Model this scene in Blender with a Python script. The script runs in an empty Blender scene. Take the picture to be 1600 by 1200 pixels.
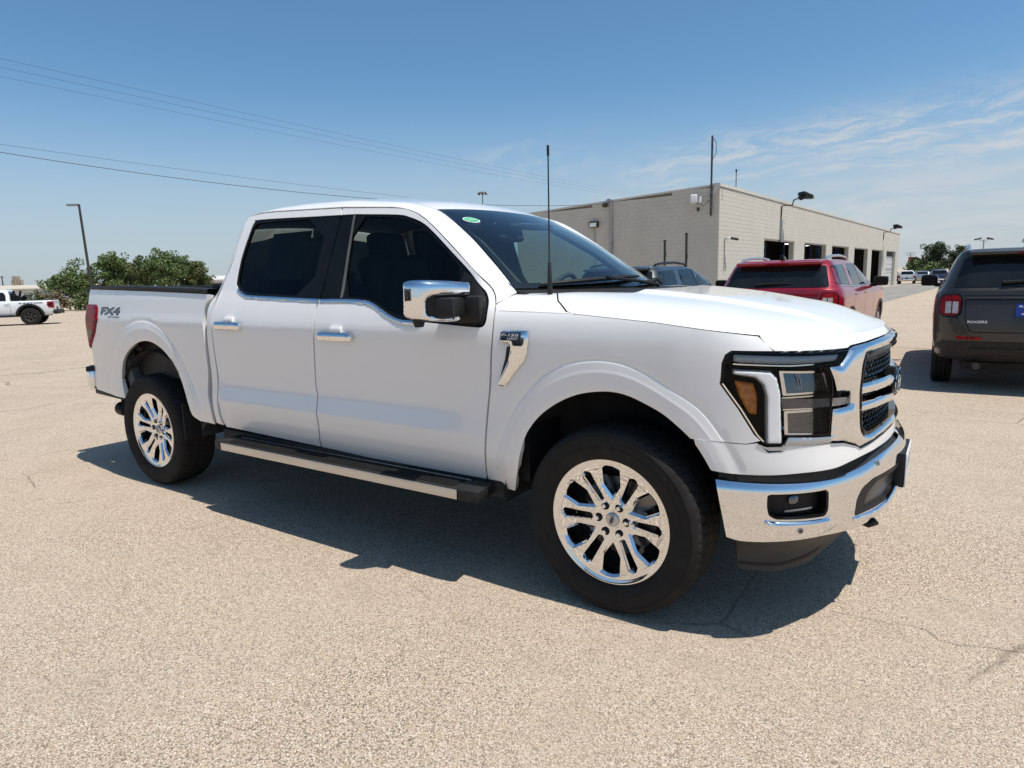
import bpy, bmesh, math, random
import numpy as np
from mathutils import Vector, Matrix, geometry
from mathutils.bvhtree import BVHTree
random.seed(7); np.random.seed(7)
sc = bpy.context.scene
COL = sc.collection
R = math.radians
# ------------------------------------------------------------------ camera
cd = bpy.data.cameras.new('camera'); cam = bpy.data.objects.new('camera', cd); COL.objects.link(cam)
CAM_LOC = np.array([1.1686, -3.4011, 1.4553])
_yaw, _pit, _rol, _f = R(124.0986), R(9.2036), R(-1.5283), 1025.77
_fw = Vector((math.cos(_yaw)*math.cos(_pit), math.sin(_yaw)*math.cos(_pit), -math.sin(_pit)))
_r = _fw.cross(Vector((0, 0, 1))).normalized(); _u = _r.cross(_fw)
_r2 = _r*math.cos(_rol)+_u*math.sin(_rol); _u2 = _u*math.cos(_rol)-_r*math.sin(_rol)
cam.matrix_world = Matrix(((_r2.x, _u2.x, -_fw.x, CAM_LOC[0]), (_r2.y, _u2.y, -_fw.y, CAM_LOC[1]), (_r2.z, _u2.z, -_fw.z, CAM_LOC[2]), (0, 0, 0, 1)))
cd.sensor_fit = 'HORIZONTAL'; cd.sensor_width = 36; cd.lens = 36*_f/1600; cd.clip_start = .05; cd.clip_end = 6000
sc.camera = cam
# ------------------------------------------------------------------ sky and sun
SUN = Vector((.37, .015, 1.0)).normalized()
SUN_EL = math.asin(SUN.z); SUN_AZ = math.atan2(SUN.x, SUN.y)
w = bpy.data.worlds.new('World'); sc.world = w; w.use_nodes = True
nt = w.node_tree; nt.nodes.clear()
def N(nt, t, **k):
    n = nt.nodes.new(t)
    for a, b in k.items(): setattr(n, a, b)
    return n
def lk(nt, a, b): nt.links.new(a, b)
out = N(nt, 'ShaderNodeOutputWorld'); bg = N(nt, 'ShaderNodeBackground'); lk(nt, bg.outputs[0], out.inputs[0])
sky = N(nt, 'ShaderNodeTexSky')
sky.sky_type = 'NISHITA'; sky.sun_disc = False; sky.sun_elevation = SUN_EL; sky.sun_rotation = SUN_AZ
sky.altitude = 900; sky.air_density = 1.0; sky.dust_density = 1.6; sky.ozone_density = 2.0
bg.inputs[1].default_value = .10
SKY_TINT = (.87, 1.21, 1.31, 1); HAZE_COL = (5.05, 5.55, 6.15, 1); CLOUD_COL = (6.7, 6.7, 6.75, 1)
# thin cirrus: a wispy streak and a low veil, drawn from noise on the sky direction
tc = N(nt, 'ShaderNodeTexCoord'); DIR = tc.outputs['Generated']
sp = N(nt, 'ShaderNodeSeparateXYZ'); lk(nt, DIR, sp.inputs[0])
def M(op, a, b=None, c=None, clamp=False):
    n = N(nt, 'ShaderNodeMath', operation=op); n.use_clamp = clamp
    for i, v in enumerate((a, b, c)):
        if v is None: continue
        if isinstance(v, (int, float)): n.inputs[i].default_value = v
        else: lk(nt, v, n.inputs[i])
    return n.outputs[0]
def DOT(v):
    n = N(nt, 'ShaderNodeVectorMath', operation='DOT_PRODUCT'); lk(nt, DIR, n.inputs[0]); n.inputs[1].default_value = v; return n.outputs['Value']
def RNG(v, a, b, lo=0., hi=1., t='SMOOTHSTEP'):
    n = N(nt, 'ShaderNodeMapRange'); n.interpolation_type = t; lk(nt, v, n.inputs[0])
    for i, q in enumerate((a, b, lo, hi)): n.inputs[i+1].default_value = q
    return n.outputs[0]
def NOI(x, y, sx, sy, seed, det=9, rough=.62, dist=.6):
    c = N(nt, 'ShaderNodeCombineXYZ'); lk(nt, M('MULTIPLY', x, sx), c.inputs[0]); lk(nt, M('MULTIPLY', y, sy), c.inputs[1]); c.inputs[2].default_value = seed
    n = N(nt, 'ShaderNodeTexNoise'); lk(nt, c.outputs[0], n.inputs['Vector']); n.inputs['Scale'].default_value = 1; n.inputs['Detail'].default_value = det; n.inputs['Roughness'].default_value = rough; n.inputs['Distortion'].default_value = dist; return n.outputs[0]
al = DOT((.973, .2218, .0643)); ac = DOT((-.0253, -.1745, .9843)); fwd_ = DOT((.25, .97, 0))
wob = M('MULTIPLY', M('SUBTRACT', NOI(al, ac, 5, 8, 3.1, 4), .5), .05)
acw = M('ADD', ac, wob)
wid = RNG(al, -.35, .30, .015, .030, 'LINEAR')
band = M('POWER', 2.718, M('MULTIPLY', -1.0, M('POWER', M('DIVIDE', acw, wid), 2.0)))
band = M('MULTIPLY', band, RNG(al, -.30, -.02))
tex = RNG(NOI(al, acw, 8, 42, 7.7, 10, .68, 1.0), .36, .68)
cov = M('MULTIPLY', M('MULTIPLY', band, tex), 1.0)
# second, ragged wisp below it and the pale veil near the horizon
b2 = M('POWER', 2.718, M('MULTIPLY', -1.0, M('POWER', M('DIVIDE', M('ADD', acw, .034), .022), 2.0)))
cov = M('ADD', cov, M('MULTIPLY', M('MULTIPLY', b2, RNG(NOI(al, acw, 7, 34, 21.3, 9, .64, 1.0), .44, .72)), M('MULTIPLY', RNG(al, -.28, -.12), .75)))
veil = M('MULTIPLY', RNG(ac, -.030, -.085), RNG(NOI(al, ac, 6, 26, 11.9, 9, .60, .9), .30, .70))
cov = M('ADD', cov, M('MULTIPLY', M('MULTIPLY', veil, RNG(al, -.42, -.05)), .72))
pt = M('POWER', 2.718, M('MULTIPLY', -1.0, M('ADD', M('POWER', M('DIVIDE', M('ADD', al, .33), .09), 2.0), M('POWER', M('DIVIDE', M('SUBTRACT', ac, .028), .03), 2.0))))
cov = M('ADD', cov, M('MULTIPLY', M('MULTIPLY', pt, RNG(NOI(al, ac, 14, 30, 31.0, 8), .42, .7)), .55))
cov = M('MULTIPLY', M('MULTIPLY', cov, RNG(fwd_, .35, .75)), 1.0, clamp=True)
# milky haze near the horizon
hzm = RNG(sp.outputs[2], .30, -.02, 0, .80, 'SMOOTHERSTEP')
tint = N(nt, 'ShaderNodeMix', data_type='RGBA', blend_type='MULTIPLY'); tint.inputs[0].default_value = 1; lk(nt, sky.outputs[0], tint.inputs[6]); tint.inputs[7].default_value = SKY_TINT
mixh = N(nt, 'ShaderNodeMix', data_type='RGBA'); lk(nt, hzm, mixh.inputs[0]); lk(nt, tint.outputs[2], mixh.inputs[6]); mixh.inputs[7].default_value = HAZE_COL
mixc = N(nt, 'ShaderNodeMix', data_type='RGBA'); lk(nt, M('MULTIPLY', cov, .80), mixc.inputs[0]); lk(nt, mixh.outputs[2], mixc.inputs[6]); mixc.inputs[7].default_value = CLOUD_COL
lk(nt, mixc.outputs[2], bg.inputs[0])
sd = bpy.data.lights.new('sun', 'SUN'); sd.energy = 5.0; sd.angle = R(.53); sd.color = (1.0, .955, .88)
so = bpy.data.objects.new('sun', sd); COL.objects.link(so); so.rotation_euler = SUN.to_track_quat('Z', 'Y').to_euler(); so.location = (0, 0, 30)
vs = sc.view_settings; sc.display_settings.display_device = 'sRGB'; vs.view_transform = 'Standard'; vs.look = 'None'; vs.exposure = 0.0; vs.gamma = 1.0; vs.use_curve_mapping = False
sc.render.engine = 'CYCLES'; sc.cycles.denoising_prefilter = 'NONE'; sc.cycles.max_bounces = 10; sc.cycles.transparent_max_bounces = 16; sc.cycles.glossy_bounces = 6; sc.cycles.caustics_reflective = False; sc.cycles.caustics_refractive = False
# ------------------------------------------------------------------ body surfaces of the pickup (metres; x forward, z up)
class Prof:
    """smoothed piecewise-linear profile"""
    def __init__(s, xs, ys, sig):
        lo, hi = min(xs) - 6*sig, max(xs) + 6*sig
        n = int(min(6000, max(400, (hi-lo)/max(sig*.25, 1e-4))))
        s.x = np.linspace(lo, hi, n); y = np.interp(s.x, xs, ys)
        # linear extrapolation at the ends keeps slopes clean
        a = s.x < xs[0]; y[a] = ys[0] + (s.x[a]-xs[0])*(ys[1]-ys[0])/(xs[1]-xs[0])
        a = s.x > xs[-1]; y[a] = ys[-1] + (s.x[a]-xs[-1])*(ys[-1]-ys[-2])/(xs[-1]-xs[-2])
        d = s.x[1]-s.x[0]; k = int(4*sig/d)+1
        g = np.exp(-.5*(np.arange(-k, k+1)*d/sig)**2); g /= g.sum()
        s.y = np.convolve(np.pad(y, k, mode='edge'), g, 'valid')
        s.y[:1] = s.y[1:2]
    def __call__(s, v): return np.interp(v, s.x, s.y)
def sstep(a, b, v):
    t = np.clip((v-a)/(b-a), 0, 1); return t*t*(3-2*t)
# ---- plan outline of the truck's right flank, rear corner -> front centre
_PX = [-4.89,-4.885,-4.865,-4.82,-4.72,-4.50,-4.20,-3.90,-3.60,-3.0,-2.0,-1.0,0.0,.30,.42,.52,.61,.69,.755,.81,.858,.90,.93,.947,.952,.947]
_PY = [0.0,-.60,-.77,-.845,-.892,-.926,-.962,-.987,-.998,-1.0,-1.0,-1.0,-1.0,-.995,-.98,-.952,-.908,-.848,-.775,-.68,-.56,-.42,-.26,-.12,0.0,.12]
def _mkplan():
    t = np.r_[0, np.cumsum(np.hypot(np.diff(_PX), np.diff(_PY)))]
    tt = np.linspace(0, t[-1], 4000)
    x = np.interp(tt, t, _PX); y = np.interp(tt, t, _PY)
    d = tt[1]; k = int(.14/d); g = np.exp(-.5*(np.arange(-k, k+1)*d/.035)**2); g /= g.sum()
    px = np.pad(x, k, mode='reflect', reflect_type='odd'); py = np.pad(y, k, mode='reflect', reflect_type='odd')
    x = np.convolve(px, g, 'valid'); y = np.convolve(py, g, 'valid')
    u = np.r_[0, np.cumsum(np.hypot(np.diff(x), np.diff(y)))]
    i = np.argmin(abs(x+1.5)); u = u-u[i]+x[i]
    tx = np.gradient(x, u); ty = np.gradient(y, u); L = np.hypot(tx, ty)
    return u, x, y, ty/L, -tx/L
PU, PXX, PYY, PNX, PNY = _mkplan()
U_MID = float(np.interp(0, PYY[len(PYY)//2:], PU[len(PYY)//2:]))   # u on the front centreline
BZ_D = Prof([.46,.50,.56,.64,.695,.722,.806,.835,.90,1.0,1.10,1.165,1.20,1.24,1.29,1.34,1.385,1.42,1.60,1.80,1.95],
            [.905,.925,.95,.970,.980,.985,.9625,.9595,.964,.974,.984,.988,.987,.980,.965,.947,.928,.913,.848,.772,.71], .0045)
BZ_F = Prof([.46,.50,.56,.64,.74,.82,.90,1.0,1.10,1.17,1.22,1.26,1.29,1.32,1.36,1.5],
            [.905,.925,.95,.970,.975,.976,.978,.981,.982,.980,.974,.964,.952,.930,.88,.70], .014)
BZ_B = Prof([.46,.50,.56,.62,.70,.80,.90,1.0,1.10,1.17,1.22,1.27,1.32,1.38,1.44,1.5],
            [.905,.930,.962,.978,.980,.974,.976,.980,.983,.984,.982,.970,.962,.952,.938,.92], .014)
FZ = Prof([.40,.60,.66,.70,.74,.79,.90,1.05,1.12,1.15,1.18,1.22,1.3],
          [.012,.018,.022,.024,.020,.014,.010,.008,.002,-.010,-.030,-.07,-.2], .010)
FLARE = Prof([-.3,0,.05,.10,.54,.60,.66,.97,1.01,1.06,1.12,1.3,1.4],[.004,.004,.0085,.0090,.0078,.0080,.0058,.0008,-.0020,-.0020,.0,.0,.0], .009)
ARCH = {}      # centre u -> (phi table, opening radius table, band radius table)
def set_arch(c, pts_in, pts_out):
    def pol(pts):
        a = sorted((math.atan2(z-.45, u-c), math.hypot(u-c, z-.45)) for u, z in pts)
        return np.array([p[0] for p in a]), np.array([p[1] for p in a])
    pi, ri = pol(pts_in); po, ro = pol(pts_out)
    ph = np.linspace(-.9, math.pi+.9, 300)
    r1 = np.interp(ph, pi, ri); r2 = np.maximum(np.interp(ph, po, ro), r1+.02)
    g = np.exp(-.5*(np.arange(-12, 13)/5.)**2); g /= g.sum()
    ARCH[c] = (ph, np.convolve(np.pad(r1, 12, mode='edge'), g, 'valid'), np.convolve(np.pad(r2, 12, mode='edge'), g, 'valid'))
def flare(u, z):
    out = np.zeros(np.broadcast(u, z).shape)
    for c, (ph, r1, r2) in ARCH.items():
        du = u-c; dz = z-.45; a = np.arctan2(dz, du); a = np.where(a < -math.pi/2, a+2*math.pi, a); r = np.hypot(du, dz)
        ri = np.interp(a, ph, r1); rb = np.interp(a, ph, r2)
        t = (r-ri)/(rb-ri)
        fade = sstep(.42, .62, z)
        out = out + np.where(r < 1.1, FLARE(np.clip(t, -.25, 1.35)), 0)*fade
    return out
def S(u, z):
    u = np.asarray(u, float); z = np.asarray(z, float)
    m = u > U_MID; u = np.where(m, 2*U_MID-u, u); sg = np.where(m, -1.0, 1.0)
    x = np.interp(u, PU, PXX); y = np.interp(u, PU, PYY); nx = np.interp(u, PU, PNX); ny = np.interp(u, PU, PNY)
    wf = sstep(-.72, -.52, u); wb = 1-sstep(-2.80, -2.74, u)
    led = sstep(-.95, -.60, u)*(1-wf)
    bd = BZ_D(z); bf = BZ_F(z); bb = BZ_B(z)
    bs = np.minimum(bd, 1); low = np.where(z < 1.0, bd*(1-led)+bf*led, bd)
    side = low*(1-wf-wb)+bf*wf+bb*wb - 1.0 + flare(u, z)
    w = sstep(.38, .95, u)
    off = side*(1-w)+FZ(z)*w
    return np.stack(np.broadcast_arrays(x+nx*off, (y+ny*off)*sg, z), -1)
BU = Prof([.35,.45,.60,.80,1.05,1.25,1.36,U_MID-.05,U_MID+.3],[.004,.008,.020,.034,.044,.056,.062,.066,.066], .03)
BV = Prof([.36,.40,.44,.50,.58,.628,.648,.660,.670,.682,.70,.76],[-.06,-.032,-.012,-.002,.004,.005,.001,-.005,-.013,-.026,-.05,-.14], .005)
def SB(u, z):
    u = np.asarray(u, float); z = np.asarray(z, float)
    m = u > U_MID; u = np.where(m, 2*U_MID-u, u); sg = np.where(m, -1.0, 1.0)
    x = np.interp(u, PU, PXX); y = np.interp(u, PU, PYY); nx = np.interp(u, PU, PNX); ny = np.interp(u, PU, PNY)
    off = BU(u)+BV(z-(sstep(1.05, 1.32, u)*.035)*sstep(.5, .7, z))-.02*(1-sstep(.4, .8, u))
    return np.stack(np.broadcast_arrays(x+nx*off, (y+ny*off)*sg, z), -1)
# ---- hood height over (x, y)
ZC = Prof([-.6,-.3,0,.3,.6,.78,.85,.90,.94],[1.392,1.386,1.366,1.332,1.282,1.243,1.224,1.206,1.190], .025)
ZE = Prof([-.7,-.55,-.17,.2,.5,.62,.75,.85,.92,1.0],[1.312,1.308,1.298,1.268,1.230,1.214,1.204,1.199,1.196,1.195], .03)
_hx = None; _hf = []
def H(x, y):
    global _hx
    if _hx is None:
        uu = np.linspace(-.75, U_MID-.01, 400); P = S(uu, ZE(np.interp(uu, PU, PXX)))
        P = S(uu, ZE(P[:, 0])); _hx = (P[:, 0], -P[:, 1]); k = uu > .45; _hf.extend([(-P[k, 1])[::-1], P[k, 0][::-1]])
    x = np.asarray(x, float); y = np.asarray(y, float)
    ye = np.maximum(np.interp(x, *_hx), .02)
    t = np.clip(np.abs(y)/np.maximum(ye, .45), 0, 1.3)
    zc = ZC(x); ze = np.minimum(ZE(x), zc-.004)
    p = 3.0+2.2*sstep(.55, .05, x)+5.0*sstep(.0, -.45, x)
    ay = np.abs(y); xf = np.interp(ay, *_hf)
    fr = 1-np.clip((x-.45)/np.maximum(xf-.45, .05), 0, 1)**6*sstep(.5, .62, x)
    z = ze+(zc-ze)*(1-np.minimum(t, 1.0)**p)*fr - np.maximum(t-1, 0)*ye*1.2
    dome = .015*(1-sstep(.395, .47, ay-.05*np.clip(.3-x, -1, 1)))*sstep(.90, .55, x)
    return np.stack(np.broadcast_arrays(x, y, z+dome), -1)
# ---- windshield
def WS(a, b):
    a = np.asarray(a, float); b = np.asarray(b, float)
    bx = -.262-.315*a**2; by = .785*a; bz = 1.392+.012*a**2
    tx = -1.118-.048*a**2; ty = .615*a; tz = 1.846-.018*a**2
    h = .030*4*b*(1-b)
    x = bx+(tx-bx)*b+h*.50*(1-.3*a*a); y = by+(ty-by)*b; z = bz+(tz-bz)*b+h*.86
    return np.stack(np.broadcast_arrays(x, y, z), -1)
# ---- side glass plane (slightly inboard of the sheet metal), over (x, z)
def G(u, z):
    u = np.asarray(u, float); z = np.asarray(z, float)
    w = .905-.378*(z-1.41)-.02*(z-1.41)**2
    return np.stack(np.broadcast_arrays(u, -(w-.010), z), -1)
# ---- door mirror head: plan curve (inner end -> outer end -> swept back), over (s, z)
_MX = [-.700,-.712,-.728,-.750,-.775,-.800,-.835,-.88,-.94]
_MY = [-.94,-1.00,-1.06,-1.12,-1.165,-1.190,-1.205,-1.212,-1.214]
_MS = np.r_[0, np.cumsum(np.hypot(np.diff(_MX), np.diff(_MY)))]
_msx = Prof(list(_MS), _MX, .016); _msy = Prof(list(_MS), _MY, .016)
def MR(s, z):
    s = np.asarray(s, float); z = np.asarray(z, float)
    b = -.10*(z-1.37)**2/.1
    return np.stack(np.broadcast_arrays(_msx(s)+b*.8, _msy(s)-b*.5, z), -1)
# panel outlines on those surfaces
F = {
 'arch_f_in': [(-0.5227, 0.4486), (-0.4754, 0.5539), (-0.4379, 0.6662), (-0.3975, 0.7617), (-0.3272, 0.8482), (-0.2372, 0.9137), (-0.1512, 0.9545), (-0.072, 0.9752), (0.0161, 0.9838), (0.0918, 0.9735), (0.173, 0.9431), (0.2445, 0.9079), (0.3121, 0.8574), (0.3628, 0.8108), (0.3981, 0.7627), (0.4312, 0.7066)],
 'arch_f_out': [(-0.5093, 0.7695), (-0.4674, 0.8542), (-0.4038, 0.9281), (-0.3146, 1.0233), (-0.2171, 1.0752), (-0.1149, 1.1009), (-0.0264, 1.1092), (0.059, 1.1014), (0.1414, 1.0747), (0.2217, 1.0336), (0.3002, 0.9859), (0.3893, 0.9419), (0.4449, 0.8593), (0.472, 0.8256)],
 'arch_r_in': [(-4.0709, 0.622), (-4.0792, 0.6914), (-4.0851, 0.7797), (-4.0514, 0.8706), (-3.986, 0.9429), (-3.8852, 1.0056), (-3.7695, 1.0528), (-3.6654, 1.0752), (-3.5714, 1.0784), (-3.49, 1.0629), (-3.3985, 1.0256), (-3.3151, 0.9664), (-3.2521, 0.8981), (-3.2077, 0.8117), (-3.1693, 0.7261), (-3.1384, 0.6395), (-3.135, 0.5842)],
 'arch_r_out': [(-4.1254, 1.0333), (-4.0309, 1.1144), (-3.9084, 1.1705), (-3.7807, 1.2057), (-3.6645, 1.2187), (-3.5376, 1.2117), (-3.4223, 1.1808), (-3.3192, 1.1168), (-3.2394, 1.0401), (-3.1677, 0.9464), (-3.1109, 0.8441)],
 'fd_front': [(-0.6658, 1.4399), (-0.6289, 1.4023), (-0.6022, 1.3657), (-0.5845, 1.3234), (-0.5748, 1.2671), (-0.5733, 1.1956), (-0.5789, 1.1226), (-0.5929, 0.973), (-0.6174, 0.8368), (-0.6341, 0.6905), (-0.6597, 0.5403), (-0.6782, 0.4596)],
 'fd_top': [(-1.7629, 1.8744), (-1.3302, 1.8399), (-1.2083, 1.8133), (-1.1324, 1.7789), (-1.0427, 1.7241), (-0.8784, 1.6049), (-0.7261, 1.4934), (-0.6658, 1.4399)],
 'fd_rear': [(-1.7798, 1.3734), (-1.791, 1.3473), (-1.7891, 1.2515), (-1.7908, 1.1633), (-1.8035, 1.0725), (-1.8328, 0.8858), (-1.8259, 0.8119), (-1.823, 0.7266), (-1.829, 0.6349), (-1.8709, 0.5044)],
 'rd_top': [(-1.7629, 1.8744), (-1.9565, 1.8827), (-2.4108, 1.9), (-2.5874, 1.8945), (-2.6464, 1.8763), (-2.672, 1.8207)],
 'rd_rear': [(-2.672, 1.8207), (-2.69, 1.6184), (-2.7383, 1.4786), (-2.763, 1.3587), (-2.7712, 1.2684), (-2.777, 1.1157), (-2.781, 1.0116), (-2.7806, 0.8855), (-2.7868, 0.8009), (-2.799, 0.716), (-2.788, 0.6743), (-2.7861, 0.5303)],
 'bed_front': [(-2.8117, 1.3998), (-2.8592, 1.3186), (-2.8734, 1.2369), (-2.8674, 1.1546), (-2.8688, 1.029), (-2.8732, 0.9016), (-2.901, 0.7631), (-2.8848, 0.6441), (-2.8979, 0.537)],
 'bed_top': [(-4.1324, 1.4399), (-3.6505, 1.4286), (-3.1824, 1.4132), (-2.8117, 1.3998)],
 'rw_out': [(-2.6024, 1.4603), (-2.6088, 1.5158), (-2.612, 1.6275), (-2.5937, 1.747), (-2.5674, 1.8423), (-2.5087, 1.8584), (-1.9395, 1.8385), (-1.6423, 1.8279)],
 'rw_bot': [(-2.6024, 1.4603), (-2.5615, 1.4282), (-2.4894, 1.4002), (-2.3995, 1.388), (-1.7764, 1.3647)],
 'fw_top': [(-1.6423, 1.8279), (-1.3178, 1.801), (-1.2212, 1.7811), (-1.1233, 1.7456), (-1.0341, 1.6916), (-0.8709, 1.5739), (-0.7531, 1.4867), (-0.68, 1.4184), (-0.649, 1.387), (-0.6227, 1.3378), (-0.6122, 1.2668), (-0.6246, 1.238), (-0.6499, 1.2318)],
 'fw_bot': [(-1.7764, 1.3647), (-1.5693, 1.3639), (-1.42, 1.3567), (-1.343, 1.3386), (-1.238, 1.2908), (-1.1433, 1.2633), (-1.0559, 1.2566), (-0.7897, 1.2397), (-0.6499, 1.2318)],
 'headlight': [(0.4651, 1.0652), (0.4673, 1.1195), (0.4781, 1.1495), (0.4976, 1.1627), (0.6571, 1.1576), (0.8473, 1.1514), (1.0262, 1.1476), (0.9839, 1.1236), (0.9372, 1.0915), (0.8831, 1.0925), (0.8912, 1.0774), (0.9081, 1.0458), (0.9108, 1.0272), (0.9126, 0.9977), (0.8992, 0.8314), (0.6997, 0.8417), (0.6984, 0.8087), (0.6359, 0.8094), (0.618, 0.8216), (0.5938, 0.8483), (0.5326, 0.9452), (0.4839, 1.011), (0.4622, 1.0408)],
 'fascia_seam': [(0.3556, 0.8207), (0.4699, 0.8159), (0.5648, 0.8129), (0.618, 0.8216)],
 'fascia_bot': [(0.4376, 0.7026), (0.5398, 0.6944), (0.6563, 0.6948), (0.7754, 0.7004), (0.9232, 0.7015), (1.0301, 0.7101), (1.1666, 0.7162), (1.3642, 0.7166), (1.5655, 0.7174)],
 'fascia_top': [(0.5878, 0.8185), (0.6471, 0.7848), (0.6918, 0.7843), (0.7008, 0.8062), (0.893, 0.8048), (0.9912, 0.7899), (1.0954, 0.7542), (1.2577, 0.7633), (1.4325, 0.7712)],
 'drl_top': [(0.506, 1.1521), (0.9709, 1.1401), (0.939, 1.1143), (0.7273, 1.1139), (0.5066, 1.1237)],
 'drl_c': [(0.5027, 1.0962), (0.6436, 1.0903), (0.6699, 1.0661), (0.686, 1.006), (0.6983, 0.8111), (0.6359, 0.8094), (0.6291, 0.995), (0.616, 1.0371), (0.5865, 1.0646), (0.5032, 1.0758)],
 'amber': [(0.512, 1.0519), (0.5814, 1.0431), (0.5979, 0.995), (0.6005, 0.922), (0.5703, 0.9277), (0.5311, 0.9941)],
 'proj_up': [(0.6741, 1.0897), (0.8794, 1.0808), (0.9019, 0.9988), (0.6912, 0.9962)],
 'proj_lo': [(0.6984, 0.938), (0.8781, 0.94), (0.8956, 0.8343), (0.7043, 0.8453)],
 'proj_mid': [(0.6868, 0.9867), (1.0148, 0.9645), (1.0264, 0.9365), (0.6932, 0.9479)],
 'gr_open': [(1.3678, 1.1302), (1.1853, 1.1265), (1.1154, 1.1178), (1.0825, 1.071), (1.0716, 0.9839), (1.0875, 0.8342), (1.1226, 0.7932), (1.192, 0.7902), (1.355, 0.8009), (1.5343, 0.8105)],
 'bump_top': [(0.4517, 0.6673), (0.5163, 0.6655), (0.6188, 0.6641), (0.775, 0.6634), (0.9463, 0.6615), (0.9985, 0.6684), (1.1057, 0.6758), (1.2875, 0.7018), (1.586, 0.7141)],
 'bump_bot': [(0.4984, 0.4396), (0.5498, 0.4282), (0.6291, 0.4297), (0.7333, 0.436), (0.8539, 0.4395), (0.9832, 0.4287), (1.0858, 0.4149), (1.2152, 0.4176), (1.3422, 0.4359)],
 'fog': [(0.6358, 0.6215), (0.6455, 0.6272), (0.858, 0.6313), (0.8705, 0.6194), (0.8762, 0.5448), (0.8634, 0.5235), (0.6707, 0.5272), (0.6441, 0.5412), (0.6355, 0.5759)],
 'cins': [(1.0425, 0.4839), (1.0429, 0.5573), (1.0753, 0.5982), (1.162, 0.6209), (1.3375, 0.6221)],
 'badge': [(-0.523, 1.2196), (-0.3798, 1.2228), (-0.3758, 1.1868), (-0.3836, 1.1248), (-0.3941, 1.096), (-0.5058, 0.9703), (-0.5416, 0.9678), (-0.5442, 0.9855), (-0.4831, 1.0917), (-0.4718, 1.1412), (-0.4716, 1.1641), (-0.5274, 1.168)],
 'badge_txt': [(-0.519, 1.214), (-0.3959, 1.2169), (-0.397, 1.175), (-0.5223, 1.1739)],
 'fx4': [(-4.4084, 1.3161), (-3.9858, 1.3145), (-3.9703, 1.2397), (-4.3873, 1.2324)],
}
# ------------------------------------------------------------------ materials
MATS = {}
def principled(name, col, rough=.5, metal=0., coat=0., coat_r=.03, spec=.5, emit=None, es=0.):
    m = bpy.data.materials.new(name); m.use_nodes = True; b = m.node_tree.nodes['Principled BSDF']
    b.inputs['Base Color'].default_value = (*col, 1); b.inputs['Roughness'].default_value = rough; b.inputs['Metallic'].default_value = metal
    b.inputs['Coat Weight'].default_value = coat; b.inputs['Coat Roughness'].default_value = coat_r; b.inputs['Specular IOR Level'].default_value = spec
    if emit: b.inputs['Emission Color'].default_value = (*emit, 1); b.inputs['Emission Strength'].default_value = es
    MATS[name] = m; return m
def noisy(name, c1, c2, scale, rough=.6, detail=4, bump=0., bscale=None, dist=.01, coat=0., metal=0., lo=.35, hi=.65, stretch=(1, 1, 1), spec=.5):
    """two-tone procedural surface with optional fine relief (world-sized, object space)"""
    m = principled(name, c1, rough, metal, coat, spec=spec); t = m.node_tree; b = t.nodes['Principled BSDF']
    tc = N(t, 'ShaderNodeTexCoord'); mp = N(t, 'ShaderNodeMapping'); lk(t, tc.outputs['Object'], mp.inputs[0]); mp.inputs['Scale'].default_value = stretch
    n = N(t, 'ShaderNodeTexNoise'); lk(t, mp.outputs[0], n.inputs['Vector']); n.inputs['Scale'].default_value = scale; n.inputs['Detail'].default_value = detail
    r = N(t, 'ShaderNodeMapRange'); lk(t, n.outputs[0], r.inputs[0]); r.inputs[1].default_value = lo; r.inputs[2].default_value = hi
    x = N(t, 'ShaderNodeMix', data_type='RGBA'); lk(t, r.outputs[0], x.inputs[0]); x.inputs[6].default_value = (*c1, 1); x.inputs[7].default_value = (*c2, 1)
    lk(t, x.outputs[2], b.inputs['Base Color'])
    if bump:
        n2 = N(t, 'ShaderNodeTexNoise'); lk(t, mp.outputs[0], n2.inputs['Vector']); n2.inputs['Scale'].default_value = bscale or scale*4; n2.inputs['Detail'].default_value = 5
        bp = N(t, 'ShaderNodeBump'); lk(t, n2.outputs[0], bp.inputs['Height']); bp.inputs['Strength'].default_value = bump; bp.inputs['Distance'].default_value = dist
        lk(t, bp.outputs[0], b.inputs['Normal'])
    return m
def glass(name, tint, refl=1.0, rough=0.0, ior=1.5):
    """thin automotive glass: tinted see-through plus a Fresnel mirror"""
    m = bpy.data.materials.new(name); m.use_nodes = True; t = m.node_tree; t.nodes.clear()
    o = N(t, 'ShaderNodeOutputMaterial'); tr = N(t, 'ShaderNodeBsdfTransparent'); gl = N(t, 'ShaderNodeBsdfGlossy'); mx = N(t, 'ShaderNodeMixShader'); fr = N(t, 'ShaderNodeFresnel')
    fr.inputs['IOR'].default_value = ior; tr.inputs[0].default_value = (*tint, 1); gl.inputs['Roughness'].default_value = rough; gl.inputs[0].default_value = (refl, refl, refl, 1)
    lk(t, fr.outputs[0], mx.inputs[0]); lk(t, tr.outputs[0], mx.inputs[1]); lk(t, gl.outputs[0], mx.inputs[2]); lk(t, mx.outputs[0], o.inputs[0])
    MATS[name] = m; return m
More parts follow.
